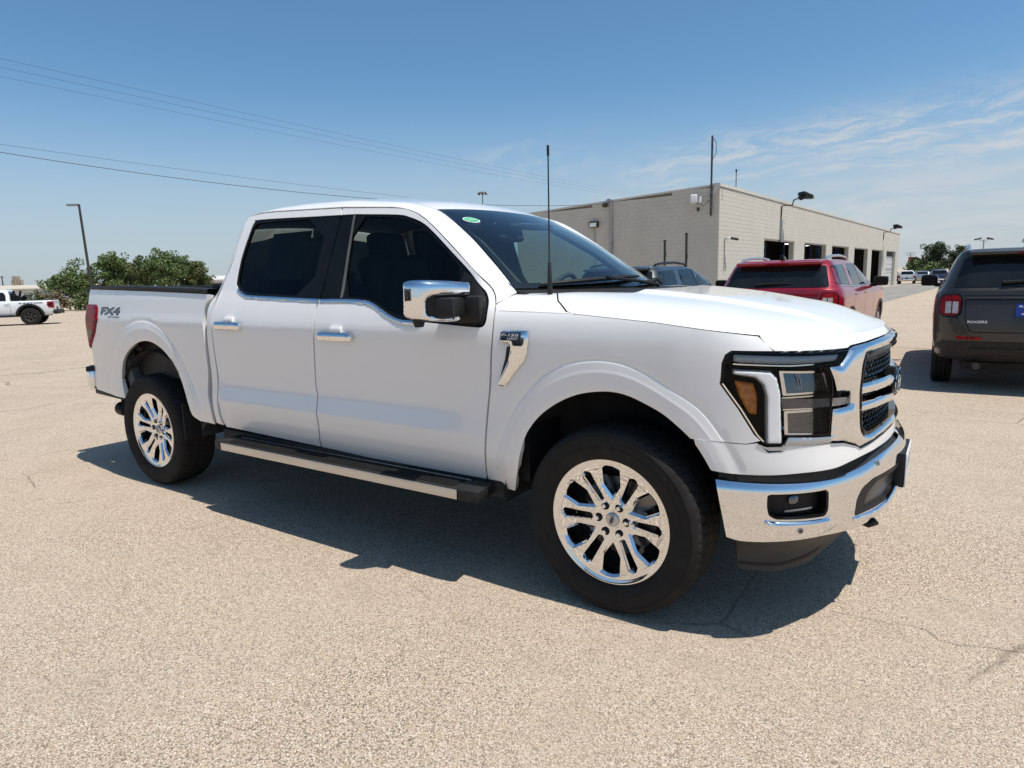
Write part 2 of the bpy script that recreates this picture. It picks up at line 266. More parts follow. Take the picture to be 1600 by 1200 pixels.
def car_paint(name, col, flake=0.0, rough=.45):
    m = principled(name, col, rough, flake, 1.0, .015); t = m.node_tree; b = t.nodes['Principled BSDF']
    b.inputs['Coat IOR'].default_value = 1.5
    # very fine orange peel and a faint film of dust
    tc = N(t, 'ShaderNodeTexCoord'); n = N(t, 'ShaderNodeTexNoise'); lk(t, tc.outputs['Object'], n.inputs['Vector']); n.inputs['Scale'].default_value = 90; n.inputs['Detail'].default_value = 1
    bp = N(t, 'ShaderNodeBump'); lk(t, n.outputs[0], bp.inputs['Height']); bp.inputs['Strength'].default_value = .012; bp.inputs['Distance'].default_value = .01
    lk(t, bp.outputs[0], b.inputs['Coat Normal'])
    n2 = N(t, 'ShaderNodeTexNoise'); lk(t, tc.outputs['Object'], n2.inputs['Vector']); n2.inputs['Scale'].default_value = 2.3; n2.inputs['Detail'].default_value = 6
    mr = N(t, 'ShaderNodeMapRange'); lk(t, n2.outputs[0], mr.inputs[0]); mr.inputs[1].default_value = .35; mr.inputs[2].default_value = .75; mr.inputs[3].default_value = .010; mr.inputs[4].default_value = .05
    lk(t, mr.outputs[0], b.inputs['Coat Roughness'])
    return m
white = car_paint('white_paint', (.83, .815, .795), rough=.5)
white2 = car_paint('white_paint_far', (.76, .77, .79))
red_paint = car_paint('red_metallic_paint', (.33, .004, .018), .25, .35)
grey_paint = car_paint('warm_grey_metallic_paint', (.020, .014, .010), .0, .4)
grey_paint.node_tree.nodes['Principled BSDF'].inputs['Coat Weight'].default_value = .55
dark_paint = car_paint('dark_blue_grey_paint', (.022, .027, .036), .1, .4)
blue_paint = car_paint('deep_blue_paint', (.010, .018, .095), .3, .35)
silver_paint = car_paint('silver_paint', (.45, .46, .47), .7, .35)
chrome = noisy('chrome', (.86, .86, .87), (.82, .82, .83), 3.0, .02, metal=1.0)
# fine wiping scratches on the chrome bumper
chrome_b = principled('bumper_chrome', (.82, .82, .83), .04, 1.0); _t = chrome_b.node_tree
_tc = N(_t, 'ShaderNodeTexCoord'); _w = N(_t, 'ShaderNodeTexNoise'); lk(_t, _tc.outputs['Object'], _w.inputs['Vector']); _w.inputs['Scale'].default_value = 26; _w.inputs['Detail'].default_value = 8; _w.inputs['Distortion'].default_value = 3.5
_m = N(_t, 'ShaderNodeMapRange'); lk(_t, _w.outputs[0], _m.inputs[0]); _m.inputs[1].default_value = .45; _m.inputs[2].default_value = .8; _m.inputs[3].default_value = .008; _m.inputs[4].default_value = .05
lk(_t, _m.outputs[0], _t.nodes['Principled BSDF'].inputs['Roughness'])
_bp = N(_t, 'ShaderNodeBump'); lk(_t, _w.outputs[0], _bp.inputs['Height']); _bp.inputs['Strength'].default_value = .006; _bp.inputs['Distance'].default_value = .01; lk(_t, _bp.outputs[0], _t.nodes['Principled BSDF'].inputs['Normal'])
alu = noisy('brushed_aluminium', (.62, .61, .59), (.56, .55, .53), 40, .28, metal=.9, stretch=(.05, 1, 1))
satin = noisy('satin_silver', (.55, .56, .58), (.50, .51, .53), 6, .25, metal=.8)
black_gloss = noisy('gloss_black', (.006, .006, .006), (.009, .009, .009), 5, .08, spec=.18)
black_plastic = noisy('black_plastic', (.012, .012, .012), (.018, .018, .018), 30, .55, bump=.15, bscale=500, dist=.001, spec=.3)
grey_plastic = noisy('grey_plastic', (.085, .085, .085), (.11, .11, .108), 8, .6)
liner = noisy('wheel_liner', (.02, .02, .02), (.032, .031, .030), 12, .9)
under = noisy('underbody', (.010, .010, .010), (.018, .017, .016), 6, .8)
rubber = noisy('tyre_rubber', (.017, .016, .0145), (.024, .022, .020), 14, .8, bump=.1, bscale=220, dist=.001, spec=.2)
disc_metal = noisy('brake_steel', (.22, .21, .20), (.14, .12, .11), 18, .4, metal=.9)
ws_glass = glass('windshield_glass', (.68, .86, .83), 1.0, ior=1.85)
tint_glass = glass('front_door_glass', (.56, .68, .63), .40)
dark_glass = glass('privacy_glass', (.30, .36, .33), .35)
lens_glass = glass('clear_lens', (.93, .94, .94), .22)
cabin = noisy('cabin_trim', (.030, .031, .034), (.045, .046, .050), 20, .7)
cabin_grey = noisy('cabin_dash', (.06, .065, .072), (.075, .08, .088), 15, .6)
headliner = noisy('headliner', (.11, .11, .11), (.13, .13, .13), 30, .9)
drl = noisy('light_bar_white', (.80, .80, .80), (.72, .72, .73), 9, .22, coat=.6)
amber = noisy('amber_lens', (1.0, .36, .05), (.72, .18, .02), 60, .25, coat=.4)
lamp_dark = noisy('lamp_reflector', (.008, .008, .008), (.014, .013, .013), 25, .6, spec=.0)
proj_lens = noisy('projector_lens', (.16, .165, .175), (.20, .20, .205), 3, .03, metal=.85)
tail_red = noisy('tail_lamp_red', (.30, .008, .012), (.14, .003, .006), 26, .35, coat=.0, lo=.4, hi=.6, spec=.15)
tail_clear = noisy('tail_lamp_clear', (.50, .46, .45), (.40, .35, .34), 30, .15, coat=1.0)
mat_white = noisy('letter_white', (.78, .78, .78), (.70, .70, .70), 8, .4)
mat_navy = noisy('badge_navy', (.010, .014, .035), (.016, .020, .045), 8, .2, coat=.6)
plate_blue = noisy('plate_blue', (.010, .025, .19), (.014, .03, .22), 6, .3, coat=.3)
green_st = noisy('sticker_green', (.03, .40, .16), (.04, .46, .2), 40, .4)
paper = noisy('sticker_paper', (.16, .165, .165), (.11, .115, .115), 14, .6)
letter_dark = noisy('decal_dark', (.018, .022, .032), (.030, .034, .046), 8, .35)
letter_blue = noisy('decal_grey_blue', (.10, .115, .14), (.14, .155, .18), 8, .35)
galv = noisy('galvanised_steel', (.36, .37, .38), (.28, .29, .30), 10, .45, metal=.7)
dark_steel = noisy('dark_steel', (.030, .027, .025), (.05, .042, .037), 8, .55)
bollard_m = noisy('post_dark', (.018, .017, .017), (.03, .027, .025), 8, .6)
wood_pole = noisy('weathered_pole', (.12, .09, .065), (.08, .06, .045), 4, .85, stretch=(6, 6, .4))
wire_m = noisy('cable_dark', (.02, .02, .02), (.03, .03, .03), 5, .6)
cam_white = noisy('white_enamel', (.72, .72, .72), (.66, .66, .66), 6, .4)
lens_lit = noisy('lamp_face', (.62, .62, .60), (.55, .55, .53), 20, .3)
# ------------------------------------------------------------------ object helpers
def link(o, parent=None):
    COL.objects.link(o)
    if parent is not None: o.parent = parent
    return o
def smooth(me, on=True):
    if len(me.polygons): me.polygons.foreach_set('use_smooth', [on]*len(me.polygons))
def mesh_obj(name, v, f, mat, parent=None, sm=True, normals=None):
    me = bpy.data.meshes.new(name); me.from_pydata([tuple(map(float, p)) for p in v], [], [tuple(int(i) for i in q) for q in f]); me.update()
    smooth(me, sm)
    if mat is not None:
        for m in (mat if isinstance(mat, (list, tuple)) else [mat]): me.materials.append(m)
    if normals is not None: me.normals_split_custom_set_from_vertices([tuple(map(float, n)) for n in normals])
    return link(bpy.data.objects.new(name, me), parent)
def bm_obj(name, bm, mat, parent=None, sm=False, angle=None):
    me = bpy.data.meshes.new(name); bm.normal_update(); bm.to_mesh(me); bm.free(); smooth(me, sm)
    for m in (mat if isinstance(mat, (list, tuple)) else [mat]): me.materials.append(m)
    if angle: me.set_sharp_from_angle(angle=R(angle))
    return link(bpy.data.objects.new(name, me), parent)
def tag(o, label=None, cat=None, group=None, kind=None):
    if label: o['label'] = label
    if cat: o['category'] = cat
    if group: o['group'] = group
    if kind: o['kind'] = kind
    return o
def empty(name, loc=(0, 0, 0), rz=0., parent=None):
    o = bpy.data.objects.new(name, None); o.empty_display_size = .2; link(o, parent); o.location = loc; o.rotation_euler = (0, 0, rz); return o
def add_box(bm, c, s, rot=None, bev=0., seg=2):
    r = bmesh.ops.create_cube(bm, size=1.0); vs = r['verts']
    mt = Matrix.Translation(Vector(c)) @ (rot if rot is not None else Matrix.Identity(4)) @ Matrix.Diagonal((*s, 1))
    bmesh.ops.transform(bm, matrix=mt, verts=vs)
    if bev > 0:
        es = list({e for v in vs for e in v.link_edges}); bmesh.ops.bevel(bm, geom=es, offset=bev, segments=seg, affect='EDGES', profile=.6)
def rotm(x=0, y=0, z=0): return Matrix.Rotation(R(z), 4, 'Z') @ Matrix.Rotation(R(y), 4, 'Y') @ Matrix.Rotation(R(x), 4, 'X')
def box(name, c, s, mat, parent=None, rot=None, bev=0., seg=2):
    bm = bmesh.new(); add_box(bm, c, s, rot, bev, seg); return bm_obj(name, bm, mat, parent, bev > 0, 40 if bev > 0 else None)
def add_tube(bm, pts, rad, n=8, caps=True):
    pts = [Vector(p) for p in pts]; rings = []
    rad = rad if isinstance(rad, (list, tuple)) else [rad]*len(pts)
    prev = None
    for i, p in enumerate(pts):
        t = (pts[min(i+1, len(pts)-1)]-pts[max(i-1, 0)]).normalized()
        if prev is None:
            a = Vector((0, 0, 1)) if abs(t.z) < .9 else Vector((1, 0, 0)); u = t.cross(a).normalized()
        else: u = (prev-t*prev.dot(t)).normalized()
        prev = u; v = t.cross(u)
        rings.append([bm.verts.new(p+(u*math.cos(2*math.pi*k/n)+v*math.sin(2*math.pi*k/n))*rad[i]) for k in range(n)])
    for a, b in zip(rings, rings[1:]):
        for k in range(n): bm.faces.new((a[k], a[(k+1) % n], b[(k+1) % n], b[k]))
    if caps: bm.faces.new(rings[0][::-1]); bm.faces.new(rings[-1])
def tube(name, pts, rad, mat, parent=None, n=8):
    bm = bmesh.new(); add_tube(bm, pts, rad, n); return bm_obj(name, bm, mat, parent, True, 50)
def lathe(name, prof, mat, parent=None, n=48, axis='Y', close=False, ang=35):
    """prof: (radius, offset along axis)"""
    bm = bmesh.new(); rings = []
    for r, h in prof:
        ring = []
        for k in range(n):
            a = 2*math.pi*k/n; c, s = r*math.cos(a), r*math.sin(a)
            ring.append(bm.verts.new((c, h, s) if axis == 'Y' else ((c, s, h) if axis == 'Z' else (h, c, s))))
        rings.append(ring)
    for a, b in zip(rings, rings[1:]):
        for k in range(n): bm.faces.new((a[k], a[(k+1) % n], b[(k+1) % n], b[k]))
    if close: bm.faces.new(rings[0]); bm.faces.new(rings[-1][::-1])
    bmesh.ops.recalc_face_normals(bm, faces=bm.faces)
    return bm_obj(name, bm, mat, parent, True, ang)
def in_poly(P, poly):
    x, y = P[:, 0], P[:, 1]; q = np.asarray(poly); r = np.roll(q, -1, 0); c = np.zeros(len(P), bool)
    for (x1, y1), (x2, y2) in zip(q, r):
        if y1 == y2: continue
        c ^= ((y1 > y) != (y2 > y)) & (x < (x2-x1)*(y-y1)/(y2-y1)+x1)
    return c
def d_poly(P, poly):
    q = np.asarray(poly, float); r = np.roll(q, -1, 0); d = np.full(len(P), 1e9)
    for a, b in zip(q, r):
        ab = b-a; L = ab@ab
        t = np.clip(((P-a)@ab)/max(L, 1e-12), 0, 1); d = np.minimum(d, np.hypot(*(P-(a+t[:, None]*ab)).T))
    return d
def dedupe(poly, e=1e-5):
    q = []
    for p in poly:
        p = np.array(p, float)
        if not q or np.hypot(*(p-q[-1])) > e: q.append(p)
    while len(q) > 3 and np.hypot(*(q[0]-q[-1])) < e: q.pop()
    return q
def resamp(poly, h):
    out = []
    q = dedupe(poly)
    for a, b in zip(q, q[1:]+q[:1]):
        n = max(1, int(np.hypot(*(b-a))/h+.5)); out += [a+(b-a)*i/n for i in range(n)]
    return out
def roundp(poly, r, n=4):
    """round polygon corners"""
    q = dedupe(poly); out = []
    for i, p in enumerate(q):
        a, b = q[i-1]-p, q[(i+1) % len(q)]-p; la, lb = np.hypot(*a), np.hypot(*b); k = min(r, la*.45, lb*.45)
        s, e = p+a/la*k, p+b/lb*k
        for j in range(n+1):
            t = j/n; out.append((1-t)**2*s+2*t*(1-t)*p+t*t*e)
    return [tuple(p) for p in out]
def smoothp(poly, it=2):
    """corner cutting for closed polygons"""
    q = [np.array(p, float) for p in poly]
    for _ in range(it):
        o = []
        for a, b in zip(q, q[1:]+q[:1]): o += [a*.75+b*.25, a*.25+b*.75]
        q = o
    return [tuple(p) for p in q]
def smoothl(line, n=40):
    """Catmull-Rom through an open polyline"""
    P = [np.array(p, float) for p in line]; P = [2*P[0]-P[1]]+P+[2*P[-1]-P[-2]]; out = []
    m = max(2, n//(len(P)-3))
    for i in range(1, len(P)-2):
        for j in range(m):
            t = j/m; a, b, c, d = P[i-1:i+3]
            out.append(tuple(.5*((2*b)+(c-a)*t+(2*a-5*b+4*c-d)*t*t+(3*b-a-3*c+d)*t**3)))
    out.append(tuple(P[-2])); return out
def triangulate(poly, holes=(), h=.03, lines=()):
    loops = [resamp(poly, h)]+[resamp(q, h) for q in holes]
    V = []; E = []
    for L in loops:
        b = len(V); V += L; E += [(b+i, b+(i+1) % len(L)) for i in range(len(L))]
    q = np.array(poly); lo, hi = q.min(0), q.max(0)
    gx, gy = np.meshgrid(np.arange(lo[0]+h*.5, hi[0], h), np.arange(lo[1]+h*.5, hi[1], h*.9)); gx[::2] += h*.5
    G_ = np.stack([gx.ravel(), gy.ravel()], 1)
    if len(G_):
        k = in_poly(G_, poly) & (d_poly(G_, poly) > h*.55)
        for hh in holes: k &= ~in_poly(G_, hh) & (d_poly(G_, hh) > h*.55)
        for L in lines:
            q2 = np.array(L); k &= d_poly(G_, L+L[::-1]) > h*.30
        V = V+list(G_[k])
    for L in lines:
        q2 = np.array(L); kk = in_poly(q2, poly) & (d_poly(q2, poly) > h*.2); ids = {}
        for i in range(len(L)):
            if kk[i]: ids[i] = len(V); V = V+[q2[i]]
        E += [(ids[i], ids[i+1]) for i in ids if i+1 in ids]
    vo, _, fo, _, _, _ = geometry.delaunay_2d_cdt([Vector(v) for v in V], E, [], 0, 1e-7)
    vo = np.array([tuple(v) for v in vo]); fo = np.array([f for f in fo if len(f) == 3])
    c = vo[fo].mean(1); k = in_poly(c, poly)
    for hh in holes: k &= ~in_poly(c, hh)
    fo = fo[k]
    a = vo[fo]; ar = (a[:, 1, 0]-a[:, 0, 0])*(a[:, 2, 1]-a[:, 0, 1])-(a[:, 2, 0]-a[:, 0, 0])*(a[:, 1, 1]-a[:, 0, 1])
    fo = fo[np.abs(ar) > 1e-10]
    return vo, fo
def patch(name, fmap, poly, mat, parent=None, holes=(), h=.03, lift=0., th=.012, crown=None, mirror=False, lines=()):
    """a sheet cut to `poly` in the surface's own coordinates, with a turned-in edge of depth th"""
    v, f = triangulate(poly, holes, h, lines)
    e = 2e-3
    P = fmap(v[:, 0], v[:, 1])
    n = np.cross(fmap(v[:, 0]+e, v[:, 1])-fmap(v[:, 0]-e, v[:, 1]), fmap(v[:, 0], v[:, 1]+e)-fmap(v[:, 0], v[:, 1]-e))
    n /= np.maximum(np.linalg.norm(n, axis=1), 1e-12)[:, None]
    # first triangle winding agrees with the normal
    a, b, c = P[f[:, 0]], P[f[:, 1]], P[f[:, 2]]
    fl = np.einsum('ij,ij->i', np.cross(b-a, c-a), n[f[:, 0]]) < 0
    f[fl] = f[fl][:, [0, 2, 1]]
    L = np.full(len(v), float(lift)); nn = n
    if crown:
        d = d_poly(v, poly)
        for q in holes: d = np.minimum(d, d_poly(v, q))
        t = np.clip(d/crown[1], 0, 1); L = L+crown[0]*np.sqrt(np.maximum(1-(1-t)**2, 0)); nn = None
    Q = P+n*L[:, None]
    ed = {}
    for t in f:
        for i in range(3):
            k = (int(t[i]), int(t[(i+1) % 3])); ed[k] = 1
    bd = [k for k in ed if (k[1], k[0]) not in ed]
    vs = [Q]; fs = [tuple(t) for t in f]
    if th > 0:
        ids = sorted({i for k in bd for i in k}); m1 = {i: len(v)+j for j, i in enumerate(ids)}; m2 = {i: len(v)+len(ids)+j for j, i in enumerate(ids)}
        vs += [Q[ids], P[ids]+n[ids]*(lift-th)]
        fs += [(m1[b_], m1[a_], m2[a_], m2[b_]) for a_, b_ in bd]
    VV = np.concatenate(vs)
    if mirror: VV = VV*np.array([1, -1, 1]); fs = [t[::-1] for t in fs]
    o = mesh_obj(name, VV, fs, mat, parent)
    me = o.data
    if nn is not None:
        NN = np.zeros((len(VV), 3)); NN[:len(v)] = nn*(np.array([1, -1, 1]) if mirror else 1)
        # edge faces keep automatic normals
        if th > 0:
            bmn = np.zeros((len(VV), 3))
            for q in fs[len(f):]:
                w_ = np.cross(VV[q[1]]-VV[q[0]], VV[q[2]]-VV[q[0]])
                for i in q: bmn[i] += w_
            NN[len(v):] = bmn[len(v):]/np.maximum(np.linalg.norm(bmn[len(v):], axis=1), 1e-12)[:, None]
        me.normals_split_custom_set_from_vertices([tuple(map(float, q)) for q in NN])
    return o
def loft(name, rows, mat, parent=None, flip=False, close_u=False, sm=True, ang=None):
    rows = [np.asarray(r, float) for r in rows]; n = len(rows[0]); V = np.concatenate(rows); F_ = []
    for i in range(len(rows)-1):
        for j in range(n if close_u else n-1):
            q = (i*n+j, i*n+(j+1) % n, (i+1)*n+(j+1) % n, (i+1)*n+j); F_.append(q[::-1] if flip else q)
    o = mesh_obj(name, V, F_, mat, parent, sm)
    if ang: o.data.set_sharp_from_angle(angle=R(ang))
    return o
def text_mesh(s, size=1.0, shear=0., offset=0., space=1.0, extrude=0.):
    """flat lettering -> (verts 2D normalised to height 1 box, faces)"""
    c = bpy.data.curves.new('lettering', 'FONT'); c.body = s; c.size = 1; c.shear = shear; c.offset = offset; c.space_character = space; c.resolution_u = 3; c.fill_mode = 'FRONT' if hasattr(c, 'fill_mode') and c.dimensions == '3D' else c.fill_mode
    c.dimensions = '2D'; c.fill_mode = 'BOTH'
    o = bpy.data.objects.new('lettering', c); COL.objects.link(o); bpy.context.view_layer.update()
    me = o.evaluated_get(bpy.context.evaluated_depsgraph_get()).to_mesh()
    v = np.array([tuple(p.co) for p in me.vertices])[:, :2]; f = [tuple(p.vertices) for p in me.polygons]
    o.evaluated_get(bpy.context.evaluated_depsgraph_get()).to_mesh_clear(); bpy.data.objects.remove(o); bpy.data.curves.remove(c)
    lo, hi = v.min(0), v.max(0); return (v-lo)/np.maximum(hi-lo, 1e-9), f
def lettering(name, fmap, s, quad, mat, parent=None, lift=.003, shear=0., offset=0., space=1.0):
    """letters fitted to the box quad=(u0,u1,z0,z1) of a surface"""
    v, f = text_mesh(s, shear=shear, offset=offset, space=space); u0, u1, z0, z1 = quad
    U, Z = u0+v[:, 0]*(u1-u0), z0+v[:, 1]*(z1-z0); e = 2e-3
    P = fmap(U, Z); n = np.cross(fmap(U+e, Z)-fmap(U-e, Z), fmap(U, Z+e)-fmap(U, Z-e)); n /= np.linalg.norm(n, axis=1)[:, None]
    Q = P+n*lift
    f = [t for t in f if len(t) >= 3]
    if f:
        t = f[0]; fn = np.cross(Q[t[1]]-Q[t[0]], Q[t[2]]-Q[t[0]])
        if fn@n[t[0]] < 0: f = [q[::-1] for q in f]
    return mesh_obj(name, Q, f, mat, parent, False)
def ell(c, a, b, n=32): return [(c[0]+a*math.cos(2*math.pi*i/n), c[1]+b*math.sin(2*math.pi*i/n)) for i in range(n)]
def planar(o, ux, vy):
    o, ux, vy = (np.array(k, float) for k in (o, ux, vy))
    return lambda u, v: o+np.asarray(u, float)[..., None]*ux+np.asarray(v, float)[..., None]*vy
# ------------------------------------------------------------------ ground
FH = np.array([math.cos(_yaw), math.sin(_yaw)]); RH = np.array([FH[1], -FH[0]])
def gz(x, y):
    """the lot drains gently away from the pickup"""
    d = (np.asarray(x, float)-CAM_LOC[0])*FH[0]+(np.asarray(y, float)-CAM_LOC[1])*FH[1]
    s = np.logaddexp(0, (d-8)/1.5)*1.5
    return -.0095*np.minimum(s, 85)
def gmat():
    m = principled('chip_seal', (.4, .34, .26), .92, spec=.25); t = m.node_tree; b = t.nodes['Principled BSDF']
    geo = N(t, 'ShaderNodeNewGeometry'); pos = geo.outputs['Position']
    def noise(s, d=4, r=.55, vec=None, dist=0.):
        n = N(t, 'ShaderNodeTexNoise'); lk(t, vec or pos, n.inputs['Vector']); n.inputs['Scale'].default_value = s; n.inputs['Detail'].default_value = d; n.inputs['Roughness'].default_value = r; n.inputs['Distortion'].default_value = dist; return n.outputs[0]
    def ramp(v, stops):
        r = N(t, 'ShaderNodeValToRGB'); lk(t, v, r.inputs[0]); e = r.color_ramp.elements
        for i, (p, c) in enumerate(stops):
            k = e[i] if i < 2 else e.new(p); k.position = p; k.color = (*c, 1)
        return r.outputs[0]
    def mix(f, a, c, mode='MIX'):
        x = N(t, 'ShaderNodeMix', data_type='RGBA', blend_type=mode)
        for v, i in ((f, 0), (a, 6), (c, 7)):
            if isinstance(v, (int, float)): x.inputs[i].default_value = v
            elif isinstance(v, tuple): x.inputs[i].default_value = (*v, 1)
            else: lk(t, v, x.inputs[i])
        return x.outputs[2]
    def rng(v, a, c, lo=0., hi=1.):
        r = N(t, 'ShaderNodeMapRange'); lk(t, v, r.inputs[0]); r.inputs[1].default_value = a; r.inputs[2].default_value = c; r.inputs[3].default_value = lo; r.inputs[4].default_value = hi; return r.outputs[0]
    vo = N(t, 'ShaderNodeTexVoronoi'); lk(t, pos, vo.inputs['Vector']); vo.inputs['Scale'].default_value = 180; vo.inputs['Randomness'].default_value = 1
    sepc = N(t, 'ShaderNodeSeparateColor'); lk(t, vo.outputs['Color'], sepc.inputs[0])
    stone = ramp(sepc.outputs[0], [(0, (.20, .145, .095)), (.05, (.36, .272, .185)), (.28, (.475, .370, .272)), (.62, (.545, .434, .330)), (.86, (.64, .528, .416)), (1, (.80, .695, .585))])
    vb = N(t, 'ShaderNodeTexVoronoi'); lk(t, pos, vb.inputs['Vector']); vb.inputs['Scale'].default_value = 70
    sb = N(t, 'ShaderNodeSeparateColor'); lk(t, vb.outputs['Color'], sb.inputs[0])
    big = N(t, 'ShaderNodeMath', operation='MULTIPLY'); lk(t, rng(vb.outputs['Distance'], .30, .22), big.inputs[0]); lk(t, rng(sb.outputs[0], .88, .91), big.inputs[1])
    col = mix(big.outputs[0], stone, ramp(sb.outputs[1], [(0, (.13, .10, .075)), (.4, (.38, .31, .23)), (1, (.66, .60, .51))]))
    gap = rng(vo.outputs['Distance'], .50, .78)
    col = mix(gap, col, (.13, .105, .08))
    # dust, wear and old binder showing through in broad patches
    col = mix(rng(noise(.55, 6, .6), .38, .66, 0, .38), col, (.53, .428, .332))
    col = mix(rng(noise(2.3, 8, .68), .52, .74, 0, .32), col, (.25, .195, .14))
    col = mix(rng(noise(.13, 5, .6), .45, .7, 0, .20), col, (.34, .28, .215))
    vz = N(t, 'ShaderNodeMapping'); lk(t, pos, vz.inputs[0]); vz.inputs['Rotation'].default_value = (0, 0, R(-18)); vz.inputs['Scale'].default_value = (.22, 1.6, 1)
    col = mix(rng(noise(1.0, 6, .6, vz.outputs[0]), .56, .75, 0, .22), col, (.50, .44, .35))
    # hairline cracks
    wv = N(t, 'ShaderNodeTexVoronoi'); wv.feature = 'DISTANCE_TO_EDGE'
    ds = N(t, 'ShaderNodeMix', data_type='RGBA'); ds.inputs[0].default_value = .11; lk(t, pos, ds.inputs[6]); nz = N(t, 'ShaderNodeTexNoise'); lk(t, pos, nz.inputs['Vector']); nz.inputs['Scale'].default_value = 2.2; nz.inputs['Detail'].default_value = 7; lk(t, nz.outputs[1], ds.inputs[7])
    lk(t, ds.outputs[2], wv.inputs['Vector']); wv.inputs['Scale'].default_value = .47
    ck = N(t, 'ShaderNodeMath', operation='MULTIPLY'); lk(t, rng(wv.outputs['Distance'], .0045, .0008, 0, .7), ck.inputs[0]); lk(t, rng(noise(.8, 3), .52, .62), ck.inputs[1])
    col = mix(ck.outputs[0], col, (.13, .10, .075))
    lk(t, col, b.inputs['Base Color'])
    h1 = N(t, 'ShaderNodeMath', operation='MULTIPLY_ADD'); lk(t, rng(vo.outputs['Distance'], 0, .7, 1, 0), h1.inputs[0]); h1.inputs[1].default_value = 1; lk(t, noise(40, 5, .7), h1.inputs[2])
    bp = N(t, 'ShaderNodeBump'); lk(t, h1.outputs[0], bp.inputs['Height']); bp.inputs['Strength'].default_value = .55; bp.inputs['Distance'].default_value = .0045
    lk(t, bp.outputs[0], b.inputs['Normal'])
    return m
chip = gmat()
ds_ = np.r_[-400, -150, -60, np.arange(-30, 8, 2.0), np.arange(8, 110, 2.0), 130, 170, 240, 400, 800, 1600, 3500]
ls_ = np.r_[-3500, -1200, -500, -250, np.arange(-150, 151, 6.0), 250, 500, 1200, 3500]
V = []
for d in ds_:
    for l in ls_:
        x, y = CAM_LOC[:2]+FH*d+RH*l; V.append((x, y, float(gz(x, y))))
n_ = len(ls_)
tag(mesh_obj('ground', V, [(i*n_+j, i*n_+j+1, (i+1)*n_+j+1, (i+1)*n_+j) for i in range(len(ds_)-1) for j in range(n_-1)], chip), kind='structure')
def gsheet(name, poly, mat, lift=.012, h=3.0):
    gm = lambda u, v: np.stack(np.broadcast_arrays(u, v, gz(u, v)+lift), -1)
    return tag(patch(name, gm, poly, mat, None, h=h, th=.0), kind='structure')
asph = noisy('grey_asphalt', (.20, .185, .165), (.28, .26, .23), 1.2, .9, detail=10, bump=.4, bscale=60, dist=.005)
sand = noisy('pale_dirt', (.42, .33, .22), (.52, .43, .31), .8, .95, detail=10, bump=.5, bscale=8, dist=.05)
gsheet('asphalt_lane', [(-7.6, 24), (-2.0, 30), (.30, 83), (.1, 120), (-3, 120), (-4.6, 92), (-8.3, 30)], asph, .010)
gsheet('dirt_verge', [(-72, 14.5), (-62.0, 23.3), (-57, 28), (-60, 40), (-92, 60), (-110, 38), (-92, 16)], sand, .015, 5)
gsheet('dirt_verge', [(-3.2, 93.2), (3.4, 91.6), (8, 91), (40, 92), (40, 98), (-6, 99)], sand, .013, 5)
tar = noisy('joint_tar', (.05, .045, .04), (.09, .08, .07), 9, .9)
def crack(pts, w_, name='pavement_crack', seed=0):
    rs = np.random.RandomState(seed); q = []
    for a, b in zip(pts, pts[1:]):
        n = max(2, int(math.dist(a, b)/.035))
        for i in range(n): q.append((a[0]+(b[0]-a[0])*i/n, a[1]+(b[1]-a[1])*i/n))
    V, F_ = [], []; jx = jy = 0
    for i, (x, y) in enumerate(q):
        jx = jx*.8+rs.normal()*.006; jy = jy*.8+rs.normal()*.006; x += jx; y += jy
        a, b = q[max(i-1, 0)], q[min(i+1, len(q)-1)]; t = np.array((b[0]-a[0], b[1]-a[1])); t = t/max(np.hypot(*t), 1e-6); nn = np.array((-t[1], t[0]))*w_*rs.uniform(.25, 1.0)*.5
        for s in (1, -1): V.append((x+nn[0]*s, y+nn[1]*s, float(gz(x, y))+.004))
    for i in range(len(q)-1): F_.append((2*i, 2*i+1, 2*i+3, 2*i+2))
    return tag(mesh_obj(name, V, F_, tar, None, False), kind='structure')
crack([(-.2, 11.10), (.33, 10.92), (.92, 10.75), (3.5, 9.9)], .035, 'pavement_joint', 1); crack([(-.1, 8.60), (.70, 8.65), (.97, 8.70), (3.5, 8.9)], .035, 'pavement_joint', 2)
crack([(.80, -.47), (.995, -.46), (1.16, -.434), (1.22, -.50), (1.33, -.47), (1.60, -.40)], .0035, seed=3); crack([(-13.5, .2), (-12.6, 1.6), (-12.8, 2.5), (-12.5, 4.2)], .03, seed=4); crack([(-8.9, -1.4), (-8.4, -.1), (-8.6, .6), (-8.1, 1.8)], .010, seed=5)
crack([(2.6, 1.9), (3.0, 3.1), (2.7, 4.6), (3.2, 6.0)], .012, seed=6)

H(0, 0)
set_arch(0.0, F['arch_f_in'], F['arch_f_out']); set_arch(-3.65, F['arch_r_in'], F['arch_r_out'])
def rv(l): return list(l)[::-1]
def fnormal(fmap, u, z, e=2e-3):
    u, z = np.asarray(u, float), np.asarray(z, float)
    n = np.cross(fmap(u+e, z)-fmap(u-e, z), fmap(u, z+e)-fmap(u, z-e)); return n/np.maximum(np.linalg.norm(n, axis=-1), 1e-12)[..., None]
def lifted(fmap, d): return lambda u, z: fmap(u, z)+fnormal(fmap, u, z)*d
def mir(poly): return [(2*U_MID-u, z) for u, z in reversed(poly)]
def sym(right): return list(right)+mir(right)
truck = empty('pickup_truck')
tag(truck, 'large white crew cab pickup with chrome grille and bumper filling the foreground', 'pickup truck')
g = .0055
